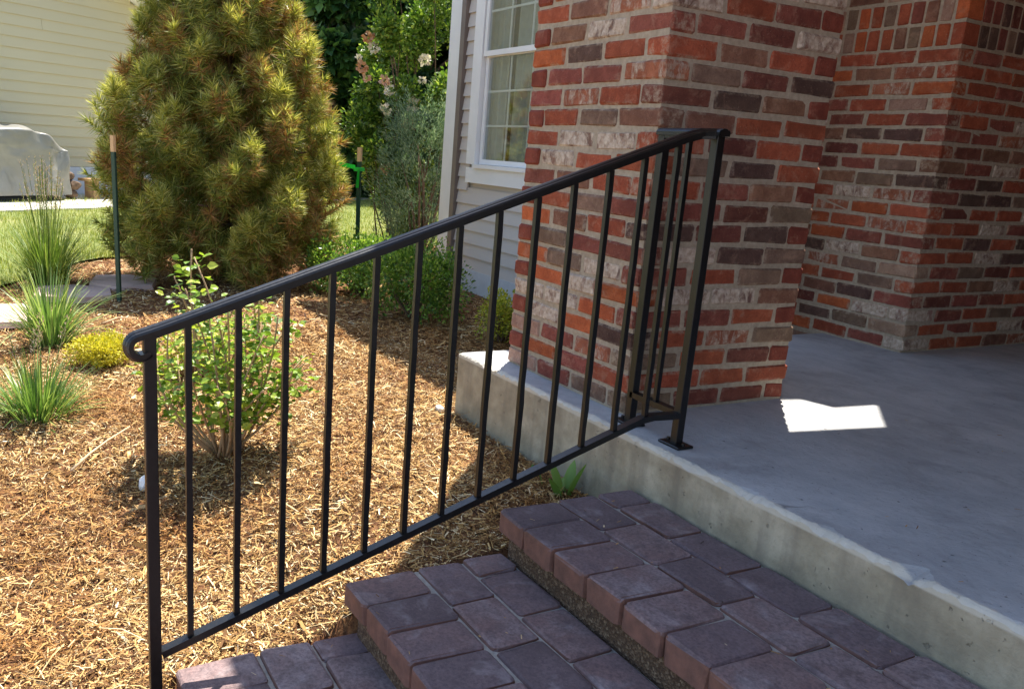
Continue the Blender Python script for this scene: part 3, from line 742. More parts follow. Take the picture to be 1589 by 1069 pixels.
# ---- covered grill
def grill():
    t = thing('covered_grill', 'barbecue grill under a grey cloth cover in front of cream siding', 'grill', wp(-.72, .62, -.275))
    T0 = Vector(wp(-.72, .62, -.275)); ca = math.atan2(W_D.y, W_D.x)
    mt = NT('grill_cover'); nz = mt.noise(3, 5, .6); mt.color(mt.ramp(nz, [(.3, lin(122, 120, 112)), (.7, lin(140, 138, 130))])); mt.rough(.35); mt.bump(mt.noise(2.2, 2, .5, dist=1.0), .45, .12)
    nu, nv = 160, 60; hx, hy = .86, .36; V = []
    for j in range(nv + 1):
        f = j / nv
        for i in range(nu):
            a = 2 * math.pi * i / nu; ex = .32
            cx_ = math.copysign(abs(math.cos(a)) ** ex, math.cos(a)); cy_ = math.copysign(abs(math.sin(a)) ** ex, math.sin(a))
            # hood: full height in the middle, shoulders lower towards both ends
            if f < .62:
                z = f / .62 * .66; k = 1 + .045 * math.sin(a * 9 + 1.3) * (1 - f) + .015 * math.sin(a * 17) * (1 - f)
                V.append((cx_ * hx * k, cy_ * hy * k, .07 + z + .012 * math.sin(a * 7) * (1 - f)))
            else:
                g = (f - .62) / .38; s = 1 - g ** 1.6
                zx = cx_ * hx * (1 - .42 * g) * (s if g > .85 else 1) if False else cx_ * hx * (1 - .42 * min(1, g * 1.35)) * (1 if g < .74 else max(0, (1 - g) / .26))
                zy = cy_ * hy * (1 if g < .5 else max(0, (1 - g) / .5))
                V.append((zx, zy, .73 + .26 * math.sin(min(1, g * 1.35) * math.pi / 2) + .012 * math.sin(zx * 14 + zy * 9)))
    V = np.array(V); xx, yy_, zz_ = V[:, 0].copy(), V[:, 1].copy(), V[:, 2].copy()
    V[:, 2] -= .13 * smoothstep(.15, .85, xx) * smoothstep(.6, .95, zz_)                       # falls away towards the side shelf
    fold = np.sin(xx * 21 + zz_ * 6 + np.sin(zz_ * 5) * 2) * .016 + np.sin(xx * 9 - zz_ * 11) * .014
    V[:, 1] += fold * np.sign(yy_) * (np.abs(yy_) > .05); V[:, 2] += fold * .8 * (zz_ > .7); V[:, 0] += fold * .5 * (np.abs(xx) > .7)
    I = np.arange((nv + 1) * nu).reshape(nv + 1, nu)
    F = np.stack([I[:-1], np.roll(I[:-1], -1, 1), np.roll(I[1:], -1, 1), I[1:]], -1).reshape(-1, 4)
    o = link('cover', fast_mesh('cover', np.array(V), F, mt.m, smooth=True), t, rot=(0, 0, ca))
    mb = MB(); mb.box((-.7, -.28, 0.0), (.7, .28, .06)); mb.build('base', M['dark'], t, rot=(0, 0, ca))
grill()

# ================================================================= MULCH
def mulch(n, xr, yr, lmin, lmax, wmin, wmax, name, seed, zmax=.016, pw=1.0):
    g = np.random.default_rng(seed); P = []
    tot = 0
    while tot < n:
        x = g.uniform(*xr, n); y = g.uniform(*yr, n)
        d = np.hypot(x - CAM.x, y - CAM.y)
        keep = g.random(n) < np.clip((2.6 / d) ** pw, 0, 1)
        edge = np.interp(y, LY, LX)
        keep &= ~((x > -.895) & (y > -.12)) & ~((x > .205) & (y > -1.43)) & ~((x > .33)) & (x > edge + .02 + .06 * g.random(n)) & ~((y > 1.45) & (x > -4.3))
        P.append(np.stack([x[keep], y[keep]], 1)); tot += keep.sum()
    P = np.concatenate(P)[:n]
    z = ground_z(P[:, 0], P[:, 1]) + g.random(n) ** 2 * zmax - .001
    clump = np.sin(P[:, 0] * 31 + np.sin(P[:, 1] * 23) * 2) * np.sin(P[:, 1] * 27 + np.sin(P[:, 0] * 19) * 2)
    z += .006 * clump
    a = g.uniform(0, 2 * np.pi, n); el = g.normal(0, .22, n)
    d = np.stack([np.cos(a) * np.cos(el), np.sin(a) * np.cos(el), np.sin(el)], 1)
    fr = basis_from(d, g.normal(0, .55, n))
    L = lmin + (lmax - lmin) * g.random(n) ** 2.6; W = wmin + (wmax - wmin) * g.random(n) ** 2.2
    tv = [(-.5, -.5, 0), (0, -.5, .10), (.5, -.3, 0), (.5, .35, 0), (0, .5, .10), (-.5, .5, 0)]
    pos = np.column_stack([P, z + .001 + L * .5 * np.abs(np.sin(el)) * .7])
    V, Fs = scatter(tv, [np.array([(0, 1, 4, 5), (1, 2, 3, 4)])], pos, fr, np.stack([L, W, L * g.normal(0, 1, n)], 1))
    o = link(name, fast_mesh(name, V, Fs, M['mulch'])); return tag(o, 'loose shredded bark mulch covering the planting bed', 'mulch', kind='stuff')
mulch(210000, (-2.6, .33), (-2.1, 1.3), .007, .050, .0011, .0055, 'bark_mulch', 1, pw=.6)
mulch(80000, (-6.9, -1.9), (-3.2, 3.2), .015, .07, .0025, .009, 'bark_mulch', 2, pw=.8)
mulch(520, (-3.2, .33), (-2.0, 1.0), .04, .12, .004, .014, 'bark_mulch', 3, .024, pw=.6)
mulch(2600, (-3.2, .33), (-2.0, 1.0), .05, .15, .0018, .004, 'bark_mulch', 4, .026, pw=.6)

def crumbs():
    g = np.random.default_rng(17); P = []
    for (yf, zt) in TREADS:
        n = 46; x = g.uniform(.23, 2.4, n); y = yf + .01 + g.random(n) ** .8 * .40; P.append(np.stack([x, y, np.full(n, zt + .0035)], 1))
    n = 60; P.append(np.stack([g.uniform(.3, 2.2, n), -.09 + g.random(n) * 1.6, np.full(n, .003)], 1)); P = np.concatenate(P); N = len(P); a = g.uniform(0, 6.28, N)
    fr = basis_from(np.stack([np.cos(a), np.sin(a), g.normal(0, .06, N)], 1), g.normal(0, .2, N)); L = g.uniform(.004, .018, N)
    V, Fs = scatter([(-.5, -.5, 0), (.5, -.4, 0), (.5, .4, 0), (-.5, .5, 0)], [np.array([(0, 1, 2, 3)])], P, fr, np.stack([L, g.uniform(.0015, .004, N), L], 1))
    tag(link('mulch_crumbs', fast_mesh('mulch_crumbs', V, Fs, M['mulch'])), 'tiny bark crumbs scattered on the steps and porch floor', 'mulch', kind='stuff')
crumbs()

# ---- lawn blades
def blades(n, fn, hmin, hmax, w, mat, name, seed, lean=.35):
    g = np.random.default_rng(seed); pos = fn(g, n); N = len(pos)
    a = g.uniform(0, 2 * np.pi, N); ln = np.abs(g.normal(0, lean, N))
    d = np.stack([np.cos(a) * np.sin(ln), np.sin(a) * np.sin(ln), np.cos(ln)], 1)
    fr = basis_from(d, g.uniform(0, 6.3, N)); h = g.uniform(hmin, hmax, N)
    V, Fs = scatter([(0, -.5, 0), (0, .5, 0), (1, 0, .12)], [np.array([(0, 1, 2)])], pos, fr, np.stack([h, np.full(N, w), h], 1))
    return link(name, fast_mesh(name, V, Fs, mat))
def lawn_pts(g, n):
    y = g.uniform(-3.2, 7, n); dpt = g.random(n) ** 1.5 * 9; x = np.interp(y, LY, LX) - dpt
    return np.stack([x, y, ground_z(x, y) + .015], 1)
M['grass'] = leaf_mat('lawn_blades', [(0, lin(108, 126, 50)), (.5, lin(152, 164, 80)), (1, lin(204, 198, 128))], .6, .4)
tag(blades(90000, lawn_pts, .03, .075, .007, M['grass'], 'lawn_grass', 5), 'short dry green lawn grass between the bed and patio', 'grass', kind='stuff')

# ================================================================= PLANTS
def canopy_leaves(centers, radii, n, smin, smax, seed, up=.25, shell=.55, tv=DIA_V, tf=DIA_F, wid=1.0, outw=.7):
    """leaves through ellipsoidal clumps; leaves lean outwards/upwards"""
    g = np.random.default_rng(seed); centers = np.asarray(centers, float); radii = np.asarray(radii, float)
    if radii.ndim == 1: radii = np.repeat(radii[:, None], 3, 1)
    wgt = radii.prod(1) ** .67; ci = g.choice(len(centers), n, p=wgt / wgt.sum())
    d = rand_dirs(n, 0, g); rad = shell + (1 - shell) * g.random(n)
    pos = centers[ci] + d * rad[:, None] * radii[ci]
    ld = d * outw + rand_dirs(n, up, g) * (1.2 - outw)
    fr = basis_from(ld, g.normal(0, .8, n)); s = g.uniform(smin, smax, n)
    return scatter(tv, tf, pos, fr, np.stack([s, s * wid, s], 1))

def tubes_mesh(paths, r0, r1, mat, name, parent, n=5):
    mb = MB()
    for p in paths: mb.tube(p, r0, n, r1=r1)
    return mb.build(name, mat, parent, smooth=True)

def curve(a, b, bow, k=6, g=random):
    a, b = Vector(a), Vector(b); off = Vector((g.uniform(-1, 1), g.uniform(-1, 1), g.uniform(-.3, .6))) * bow
    return [a.lerp(b, i / k) + off * math.sin(math.pi * i / k) for i in range(k + 1)]

# ---- pine
def pine():
    base = Vector((-4.58, -.18, -.30)); t = thing('pine_tree', 'dense rounded pine tree with green and browned needle tufts', 'tree', base)
    g = np.random.default_rng(77)
    mats = [leaf_mat('pine_green', [(0, lin(90, 106, 44)), (.5, lin(134, 146, 64)), (1, lin(184, 186, 100))], .42, .32),
            leaf_mat('pine_yellow', [(0, lin(150, 152, 62)), (.5, lin(198, 194, 92)), (1, lin(240, 234, 160))], .38, .42),  # plume tips: new growth, with sunlit brightness put into the colour
            leaf_mat('pine_brown', [(0, lin(122, 90, 50)), (.5, lin(172, 128, 74)), (1, lin(220, 176, 112))], .6, .28)]
    # lobes on an ovoid
    def rad(h): # crown radius at height h above ground
        return np.interp(h, [0, .15, .5, .95, 1.4, 1.9, 2.3, 2.7], [.52, .76, .86, .86, .72, .50, .30, .06])
    tp = []; tdv = []; tl = []; tb = []; ty = []
    NB = 104
    for i in range(NB):      # upright plumes of needle brushes over the ovoid, dark gaps between them
        h = .12 + 2.45 * ((i + .5) / NB); a = i * 2.39996 + g.normal(0, .18); R_ = rad(h) * g.uniform(.82, .98)
        out = np.array([math.cos(a), math.sin(a), 0]); lr = g.uniform(.10, .135); lh = g.uniform(.20, .30); br = g.random() < .36; c0 = np.array([math.cos(a) * R_, math.sin(a) * R_, h])
        for q in range(19):
            f = g.random() ** .8; an = g.uniform(0, 6.28); rr_ = lr * math.sqrt(max(0, 1 - f * f)) * g.uniform(.7, 1.05)
            p = c0 + np.array([math.cos(an) * rr_, math.sin(an) * rr_, (f - .45) * lh]) + out * .05 * (1 - f)
            d = np.array([math.cos(an) * (1 - f), math.sin(an) * (1 - f), .55 + .6 * f]) + out * .35 + g.normal(0, .12, 3)
            tp.append(p); tdv.append(d); tl.append(g.uniform(.62, .85)); tb.append(g.random() < ((.70 if br else .02) + .12 * (f < .25))); ty.append(f)
    for q in range(1700):     # older growth inside
        h = g.uniform(.08, 2.35); a = g.uniform(0, 6.28); R_ = rad(h) * g.uniform(.25, .80)
        tp.append((math.cos(a) * R_, math.sin(a) * R_, h)); tdv.append(np.array([math.cos(a) * .8, math.sin(a) * .8, .4]) + g.normal(0, .2, 3)); tl.append(.95); tb.append(g.random() < .25); ty.append(0)
    ty = np.array(ty)
    tp = np.array(tp); tdv = np.array(tdv); tdv /= np.linalg.norm(tdv, axis=1, keepdims=True); tl = np.array(tl); tb = np.array(tb)
    K = 78; N = len(tp)
    fr = basis_from(tdv); al = g.random((N, K)) ** .8; along = (al - .65) * .17 * tl[:, None]; ang = g.uniform(0, 2 * np.pi, (N, K))
    spread = np.radians(80 - 52 * al ** 2.5 + g.normal(0, 10, (N, K)))
    ld = np.stack([np.cos(spread), np.sin(spread) * np.cos(ang), np.sin(spread) * np.sin(ang)], -1)
    nd = np.einsum('nij,nkj->nki', fr, ld).reshape(-1, 3); pos = (tp[:, None, :] + tdv[:, None, :] * along[..., None]).reshape(-1, 3)
    nf = basis_from(nd, g.uniform(0, 6.3, N * K)); L = (g.uniform(.085, .125, (N, K)) * tl[:, None]).ravel()
    u = g.random((N, K)); low = al < .38
    tm = np.where(tb[:, None] & (u < .75), 2, np.where(low & (u < .22), 2, np.where(u < .15 + .75 * ty[:, None], 1, 0))).ravel()
    V, Fs = scatter([(0, -.5, 0), (0, .5, 0), (1, .1, 0.04)], [np.array([(0, 1, 2)])], pos, nf, np.stack([L, np.full(N * K, .0064), L], 1))
    link('needles', fast_mesh('needles', V, Fs, mats, tm), t)
    rr = random.Random(4)
    mb = MB(); mb.tube([(0, 0, -.05), (.02, 0, .8), (0, .03, 1.6), (0, 0, 2.4)], .075, 8, r1=.02); mb.build('trunk', M['bark'], t, smooth=True)
    paths = [curve((0, 0, max(.05, h * .8)), (math.cos(a) * rad(h) * .85, math.sin(a) * rad(h) * .85, h), .06, 5, rr) for h, a in [(rr.uniform(.15, 2.3), rr.uniform(0, 6.28)) for _ in range(40)]]
    tubes_mesh(paths, .014, .005, M['bark'], 'branches', t, 4)
pine()

# ---- stakes beside the pine
def stake(loc, h, tilt, label, tape):
    t = thing('metal_stake', label, 'stake', loc, tilt, 'stakes beside the pine')
    gm = bpy.data.materials.get('stake_green') or mat_plain('stake_green', lin(28, 62, 48), .5, .15, 30)
    mb = MB(); prof = [(-.018, -.003), (-.018, .003), (-.003, .003), (-.003, .022), (.003, .022), (.003, .003), (.018, .003), (.018, -.003)]
    mb.sweep([(0, 0, -.05), (0, 0, h - .10)], prof, up=(0, 1, 0)); mb.build('shaft', gm, t)
    wm = bpy.data.materials.get('stake_tip') or mat_plain('stake_tip', lin(214, 176, 128), .7, .1, 20)
    mb = MB(); mb.box((-.0165, -.006, h - .10), (.0165, .012, h)); mb.build('painted_tip', wm, t)
    if tape:
        tm_ = mat_plain('green_tape', lin(30, 190, 60), .5)
        mb = MB(); z = h - .155; mb.box((-.028, -.028, z - .012), (.028, .028, z + .014))
        mb.add([(-.02, -.02, z), (-.16, -.12, z + .03), (-.16, -.12, z + .055), (-.02, -.02, z + .03)], [(0, 1, 2, 3), (3, 2, 1, 0)])
        mb.add([(.01, -.03, z), (.0, -.035, z - .13), (.03, -.035, z - .13), (.03, -.03, z)], [(0, 1, 2, 3), (3, 2, 1, 0)]); mb.build('tape_knot', tm_, t)
stake((-3.80, -1.04, -.31), 1.04, (0, -.02, .5), 'dark green metal stake with tan tip at the left of the pine', False)
stake((-3.93, .66, -.31), 1.06, (0, -.02, .5), 'dark green metal stake with bright green tape at the right of the pine', True)

# ---- viburnum-like shrub in front of the rail
def leafy_shrub(name, label, base, stems, seed, mats, leaf=(.028, .05), spread=.28, h=(.3, .62), leaves_per=46, lower=.35, grp=None, tv=LEAF_V, tf=LEAF_F, wid=1.35, stem_r=.006):
    t = thing(name, label, 'shrub', base, group=grp); rr = random.Random(seed); g = np.random.default_rng(seed)
    paths = []; P = []; D = []
    for s in range(stems):
        a = rr.uniform(0, 6.28); R_ = spread * math.sqrt(rr.random()); hh = rr.uniform(*h) * (1 - .45 * (R_ / spread) ** 2)
        b = (math.cos(a) * .05 * rr.random(), math.sin(a) * .05 * rr.random(), -.02); e = (math.cos(a) * R_, math.sin(a) * R_, hh)
        p = curve(b, e, .07, 8, rr); paths.append(p)
        for q in range(leaves_per):
            f = lower + (1 - lower) * (q + rr.random()) / leaves_per; k = min(7, int(f * 8)); pt = p[k].lerp(p[k + 1], f * 8 - k)
            side = rr.uniform(0, 6.28); off = rr.uniform(0, .055)
            P.append((pt.x + math.cos(side) * off, pt.y + math.sin(side) * off, pt.z + rr.uniform(-.02, .02))); D.append((math.cos(side), math.sin(side), rr.uniform(-.35, .6)))
    P = np.array(P); D = np.array(D); s = g.uniform(*leaf, len(P))
    V, Fs = scatter(tv, tf, P, basis_from(D, g.normal(0, .5, len(P))), np.stack([s, s * wid, s], 1))
    link('foliage', fast_mesh('foliage', V, Fs, mats), t); tubes_mesh(paths, stem_r, stem_r * .45, M['stem'], 'stems', t); return t
M['vib'] = leaf_mat('shrub_leaf', [(0, lin(78, 112, 36)), (.4, lin(120, 154, 52)), (.75, lin(156, 182, 68)), (1, lin(194, 204, 92))], .4, .45)
leafy_shrub('leafy_shrub', 'bright green leafy shrub with tan stems growing behind the lower balusters', (-.98, -1.02, -.345), 30, 31, M['vib'], leaf=(.022, .042), spread=.31, h=(.42, .84), leaves_per=52, lower=.36)
M['gold'] = leaf_mat('gold_leaf', [(0, lin(150, 150, 30)), (.5, lin(206, 196, 52)), (1, lin(232, 222, 96))], .5, .35)
M['gold2'] = leaf_mat('gold_green_leaf', [(0, lin(120, 140, 36)), (.5, lin(176, 180, 56)), (1, lin(214, 206, 84))], .5, .35)
leafy_shrub('golden_shrub', 'small golden green shrub behind the bright green leafy shrub', (-1.95, -.92, -.33), 30, 47, M['gold2'], leaf=(.018, .03), spread=.17, h=(.22, .36), leaves_per=30, lower=.3, stem_r=.003)
def mound(name, label, base, rx, ry, h, n, smin, smax, mat, seed, tv=DIA_V, tf=DIA_F, wid=1.2, cat='shrub', shell=.55):
    t = thing(name, label, cat, base); g = np.random.default_rng(seed); C_ = []; R_ = []
    for i in range(26):
        a = g.uniform(0, 6.28); q = math.sqrt(g.random()) * .72; C_.append((math.cos(a) * rx * q, math.sin(a) * ry * q, h * (.52 - .22 * q * q) + g.uniform(-.06, .10) * h)); R_.append((rx * g.uniform(.24, .40), ry * g.uniform(.24, .40), h * g.uniform(.26, .42)))
    V, Fs = canopy_leaves(C_, R_, n, smin, smax, seed + 1, .5, shell, tv, tf, wid); V[:, 2] = np.maximum(V[:, 2], .004)
    link('foliage', fast_mesh('foliage', V, Fs, mat), t)
    rr = random.Random(seed); tubes_mesh([curve((0, 0, -.02), (c[0] * .9, c[1] * .9, c[2]), .03, 4, rr) for c in C_], .006, .003, M['bark'], 'stems', t, 4); return t
mound('yellow_shrub', 'low mounded bright yellow shrub in the mulch left of the post', (-2.33, -1.29, -.35), .17, .19, .17, 5200, .010, .019, M['gold'], 60)
M['box'] = leaf_mat('boxwood_leaf', [(0, lin(64, 98, 36)), (.5, lin(108, 146, 54)), (.85, lin(152, 182, 78)), (1, lin(186, 202, 100))], .35, .45, .5)
mound('boxwood_shrub', 'round boxwood shrub with sunlit yellow green top beside the pine', (-3.70, .60, -.29), .44, .44, .50, 9000, .018, .032, M['box'], 70)
mound('boxwood_shrub', 'round dark boxwood shrub in the shade beside the grey house corner', (-2.72, .58, -.28), .36, .36, .56, 8500, .016, .030, M['box'], 71)
mound('boxwood_shrub', 'small yellowish boxwood shrub tucked behind the brick pillar', (-2.05, .80, -.28), .16, .16, .36, 2600, .014, .024, M['gold2'], 72)

# ---- grasses
def grass_clump(name, label, base, n, hmin, hmax, width, lean, mat, seed, segs=5, curl=.9, r0=.05, stalks=0, stalk_h=.9):
    t = thing(name, label, 'ornamental grass', base); g = np.random.default_rng(seed)
    a = g.uniform(0, 2 * np.pi, n); h = g.uniform(hmin, hmax, n); ln = np.abs(g.normal(0, lean, n)); rr = r0 * np.sqrt(g.random(n))
    V = np.zeros((n, segs + 1, 2, 3)); ps = np.stack([np.cos(a) * rr, np.sin(a) * rr, np.zeros(n) - .01], 1); ang = ln.copy()
    twist = g.uniform(-.5, .5, n); sd = np.stack([-np.sin(a + twist), np.cos(a + twist), np.zeros(n)], 1)
    for k in range(segs + 1):
        w = width * (1 - .85 * (k / segs) ** 1.6) * .5
        V[:, k, 0] = ps - sd * w; V[:, k, 1] = ps + sd * w
        ps = ps + np.stack([np.cos(a) * np.sin(ang), np.sin(a) * np.sin(ang), np.cos(ang)], 1) * (h / segs)[:, None]; ang = ang + curl * g.uniform(.1, .5, n) * (ln + .15)
    I = np.arange(n * (segs + 1) * 2).reshape(n, segs + 1, 2)
    F = np.stack([I[:, :-1, 0], I[:, :-1, 1], I[:, 1:, 1], I[:, 1:, 0]], -1).reshape(-1, 4)
    link('blades', fast_mesh('blades', V.reshape(-1, 3), F, mat, smooth=True), t)
    if stalks:
        r2 = random.Random(seed); mb = MB(); P = []; D = []
        for s in range(stalks):
            aa = r2.uniform(0, 6.28); q = r2.uniform(0, .13); hh = stalk_h * r2.uniform(.8, 1.05)
            p = [Vector((math.cos(aa) * .04, math.sin(aa) * .04, 0)), Vector((math.cos(aa) * (.04 + q * .3), math.sin(aa) * (.04 + q * .3), hh * .5)), Vector((math.cos(aa) * (.04 + q), math.sin(aa) * (.04 + q), hh))]
            mb.tube(p, .0028, 4, r1=.0014)
            for j in range(26):
                f = r2.uniform(.72, 1.02); P.append(p[1].lerp(p[2], (f - .5) * 2) + Vector((r2.gauss(0, .006), r2.gauss(0, .006), 0))); D.append((r2.gauss(0, .5), r2.gauss(0, .5), .9))
        mb.build('stalks', mat, t)
        sm = bpy.data.materials.get('seed_head') or leaf_mat('seed_head', [(0, lin(150, 130, 110)), (1, lin(206, 190, 166))], .8, .3)
        s = g.uniform(.012, .024, len(P)); Vv, Fs = scatter(DIA_V, DIA_F, np.array([tuple(p) for p in P]), basis_from(np.array(D), g.uniform(0, 6, len(P))), np.stack([s, s * .6, s], 1))
        link('seed_heads', fast_mesh('seed_heads', Vv, Fs, sm), t)
    return t
M['reed'] = leaf_mat('reed_blade', [(0, lin(86, 114, 44)), (.5, lin(122, 150, 64)), (1, lin(172, 182, 104))], .5, .35)
M['lily'] = leaf_mat('lily_blade', [(0, lin(84, 116, 58)), (.5, lin(124, 156, 82)), (1, lin(190, 202, 136))], .4, .4)
M['fescue'] = leaf_mat('fescue_blade', [(0, lin(72, 104, 46)), (.5, lin(106, 142, 66)), (1, lin(166, 186, 110))], .4, .35)
grass_clump('reed_grass', 'tall feathery reed grass with pale seed heads in front of the lawn', (-4.50, -1.42, -.33), 620, .30, .60, .008, .42, M['reed'], 81, stalks=34, stalk_h=.86, r0=.10)
grass_clump('arching_grass', 'green clump of broad arching blades beside the flat stones', (-2.86, -1.50, -.36), 300, .24, .47, .0105, .46, M['lily'], 82, curl=1.1, r0=.09)
grass_clump('spiky_grass', 'compact dark green spiky grass clump nearest the camera at the left', (-1.62, -1.62, -.40), 420, .16, .33, .0085, .55, M['fescue'], 83, curl=.7, r0=.09, stalks=5, stalk_h=.42)

# ---- small broadleaf sprout by the steps
def sprout():
    t = thing('leaf_sprout', 'small sprout of upright green leaves where the slab meets the steps', 'plant', (-.02, -.185, -.262))
    mt = leaf_mat('sprout_leaf', [(0, lin(92, 132, 58)), (1, lin(132, 164, 84))], .45, .35); r2 = random.Random(3); mb = MB()
    for (a, h, ln, w, ox) in [(.4, .115, .35, .030, .0), (2.0, .095, .3, .028, .0), (3.4, .10, .45, .027, .01), (5.0, .085, .55, .026, .0), (1.2, .06, .6, .02, -.05), (4.2, .07, .3, .018, -.06), (2.9, .05, .7, .018, -.10)]:
        o = len(mb.v); K = 7; ang = ln * .4; p = Vector((ox + math.cos(a) * .008, math.sin(a) * .008, -.01)); sd = Vector((-math.sin(a), math.cos(a), 0)); od = Vector((math.cos(a), math.sin(a), 0))
        for k in range(K + 1):
            f = k / K; ww = w * .5 * (math.sin(math.pi * min(1, f * .92 + .08)) ** .7 if f < 1 else .03)
            mb.v += [tuple(p - sd * ww + od * ww * .35), tuple(p), tuple(p + sd * ww + od * ww * .35)]
            p = p + (od * math.sin(ang) + Vector((0, 0, 1)) * math.cos(ang)) * (h / K); ang += ln * .22
        for k in range(K):
            q = o + k * 3; mb.f += [(q, q + 1, q + 4, q + 3), (q + 1, q + 2, q + 5, q + 4)]; mb.mi += [0, 0]
    mb.v = [(x * 1.45, y * 1.45, z * 1.4) for x, y, z in mb.v]
    mb.build('leaves', mt, t, smooth=True)
sprout()

# ---- juniper and climbing rose by the house corner
def juniper():
    base = (-5.15, 1.75, -.30); t = thing('juniper_shrub', 'grey green feathery juniper beside the white corner board', 'shrub', base); g = np.random.default_rng(91)
    mt = leaf_mat('juniper_spray', [(0, lin(72, 102, 78)), (.5, lin(112, 142, 112)), (1, lin(170, 190, 160))], .55, .3)
    P = []; D = []
    for s in range(270):
        a = g.uniform(0, 6.28); h0 = g.uniform(.05, 1.35); R_ = .42 * (1 - .5 * h0 / 1.5) * math.sqrt(g.random()); b = np.array([math.cos(a) * R_, math.sin(a) * R_, h0])
        d = np.array([math.cos(a) * .7, math.sin(a) * .7, .8]) + g.normal(0, .25, 3); d /= np.linalg.norm(d); L = g.uniform(.16, .32)
        for q in range(75):
            f = g.random(); w = .055 * (1 - f) + .008; off = g.normal(0, 1, 3) * w
            P.append(b + d * L * f + off * .8); D.append(d + off / w * .35)
    P = np.array(P); D = np.array(D); s = g.uniform(.022, .045, len(P))
    V, Fs = scatter(DIA_V, DIA_F, P, basis_from(D, g.uniform(0, 6.3, len(P))), np.stack([s, s * .35, s], 1)); link('foliage', fast_mesh('foliage', V, Fs, mt), t)
    rr = random.Random(2); tubes_mesh([curve((0, 0, 0), (rr.uniform(-.25, .25), rr.uniform(-.25, .25), rr.uniform(.6, 1.3)), .05, 4, rr) for _ in range(9)], .02, .006, M['bark'], 'stems', t)
juniper()
def rose():
    base = Vector((-5.75, 1.85, -.30)); t = thing('rose_bush', 'tall climbing rose with faded pink and white blooms at the house corner', 'rose bush', base); g = np.random.default_rng(95)
    mt = leaf_mat('rose_leaf', [(0, lin(58, 90, 34)), (.5, lin(98, 132, 50)), (.85, lin(144, 168, 72)), (1, lin(184, 198, 100))], .4, .4)
    C_ = []; R_ = []
    for i in range(60):
        h = g.uniform(.35, 2.6); a = g.uniform(0, 6.28); q = .50 * math.sqrt(g.random()); C_.append((math.cos(a) * q, math.sin(a) * q, h)); R_.append((g.uniform(.10, .22),) * 3)
    V, Fs = canopy_leaves(C_, R_, 24000, .030, .058, 96, .3, .25, DIA_V, DIA_F, 1.5); link('foliage', fast_mesh('foliage', V, Fs, mt), t)
    rr = random.Random(8); tubes_mesh([curve((rr.uniform(-.2, .2), rr.uniform(-.2, .2), 0), (c[0], c[1], c[2]), .12, 6, rr) for c in C_[:36]], .009, .004, M['bark'], 'canes', t)
    fm = [leaf_mat('petal_white', [(0, lin(232, 218, 206)), (1, lin(250, 244, 236))], .6, .3), leaf_mat('petal_pink', [(0, lin(216, 166, 148)), (1, lin(238, 206, 188))], .6, .3), leaf_mat('petal_faded', [(0, lin(196, 138, 104)), (1, lin(222, 176, 144))], .7, .2)]
    for (u, v, dd, c, sz) in FLOWERS:
        P = Vector((u, v, dd)); nq = 34; sz = sz * .72; pv = rand_dirs(nq, .1, g); s = g.uniform(.5, 1.0, nq) * sz
        V, Fs = scatter([(0, 0, 0), (.6, .45, .1), (1, 0, .0), (.6, -.45, .1)], [np.array([(0, 2, 1), (0, 3, 2)])], np.tile(np.array(P), (nq, 1)) + pv * sz * .35, basis_from(pv + rand_dirs(nq, 0, g) * .6, g.uniform(0, 6, nq)), s)
        link('flower', fast_mesh('flower', V, Fs, fm[c]), t)
# bloom positions relative to the bush base (x, y, z), petal colour, size in metres
FLOWERS = [(.09, -.47, 2.01, 2, .085), (.11, -.43, 1.92, 0, .075), (.06, -.55, 1.83, 0, .05), (.07, -.52, 1.75, 2, .08), (.09, -.48, 1.66, 1, .06), (.30, .0, 1.84, 0, .08), (.17, -.28, 1.57, 0, .07), (.16, -.30, 1.40, 0, .075),
           (.26, -.08, 1.45, 0, .10), (.25, -.10, 1.27, 1, .09), (.17, -.28, .87, 1, .075), (.15, -.32, 1.65, 1, .07), (.29, -.01, 1.67, 0, .06), (.25, -.1, 2.4, 1, .07)]
rose()

# ---- background trees
def tree(label, base, h, r_, n, smin, smax, mat, seed, low=.12, cat='tree', name='shade_tree'):
    t = thing(name, label, cat, base, group='trees beyond the lawn'); g = np.random.default_rng(seed); rr = random.Random(seed); C_ = []; R_ = []
    for i in range(70):
        f = g.random(); hh = h * (low + (1 - low) * f); prof = math.sin(math.pi * min(1, .18 + .82 * f)) ** .6 if f > .3 else .75 + f * .7
        a = g.uniform(0, 6.28); q = r_ * min(1, prof) * math.sqrt(g.random()) * .85; C_.append((math.cos(a) * q, math.sin(a) * q, hh)); k = g.uniform(.16, .30) * r_; R_.append((k, k, k * .75))
    V, Fs = canopy_leaves(C_, R_, n, smin, smax, seed + 1, .1, .45, DIA_V, DIA_F, 1.4, .5); link('crown', fast_mesh('crown', V, Fs, mat), t)
    mb = MB(); mb.tube([(0, 0, -.1), (.05, 0, h * .3), (-.04, .05, h * .6), (0, 0, h * .92)], .045 * h * .5 + .06, 8, r1=.03); mb.build('trunk', M['bark'], t, smooth=True)
    tubes_mesh([curve((0, 0, max(.4, c[2] * .7)), c, .2, 5, rr) for c in C_[:45]], .04, .012, M['bark'], 'branches', t, 4)
M['tree1'] = leaf_mat('tree_leaf_dark', [(0, lin(28, 52, 26)), (.5, lin(46, 78, 36)), (1, lin(84, 118, 58))], .4, .25)
M['tree2'] = leaf_mat('tree_leaf_mid', [(0, lin(44, 76, 30)), (.5, lin(74, 112, 44)), (1, lin(122, 152, 72))], .4, .35)
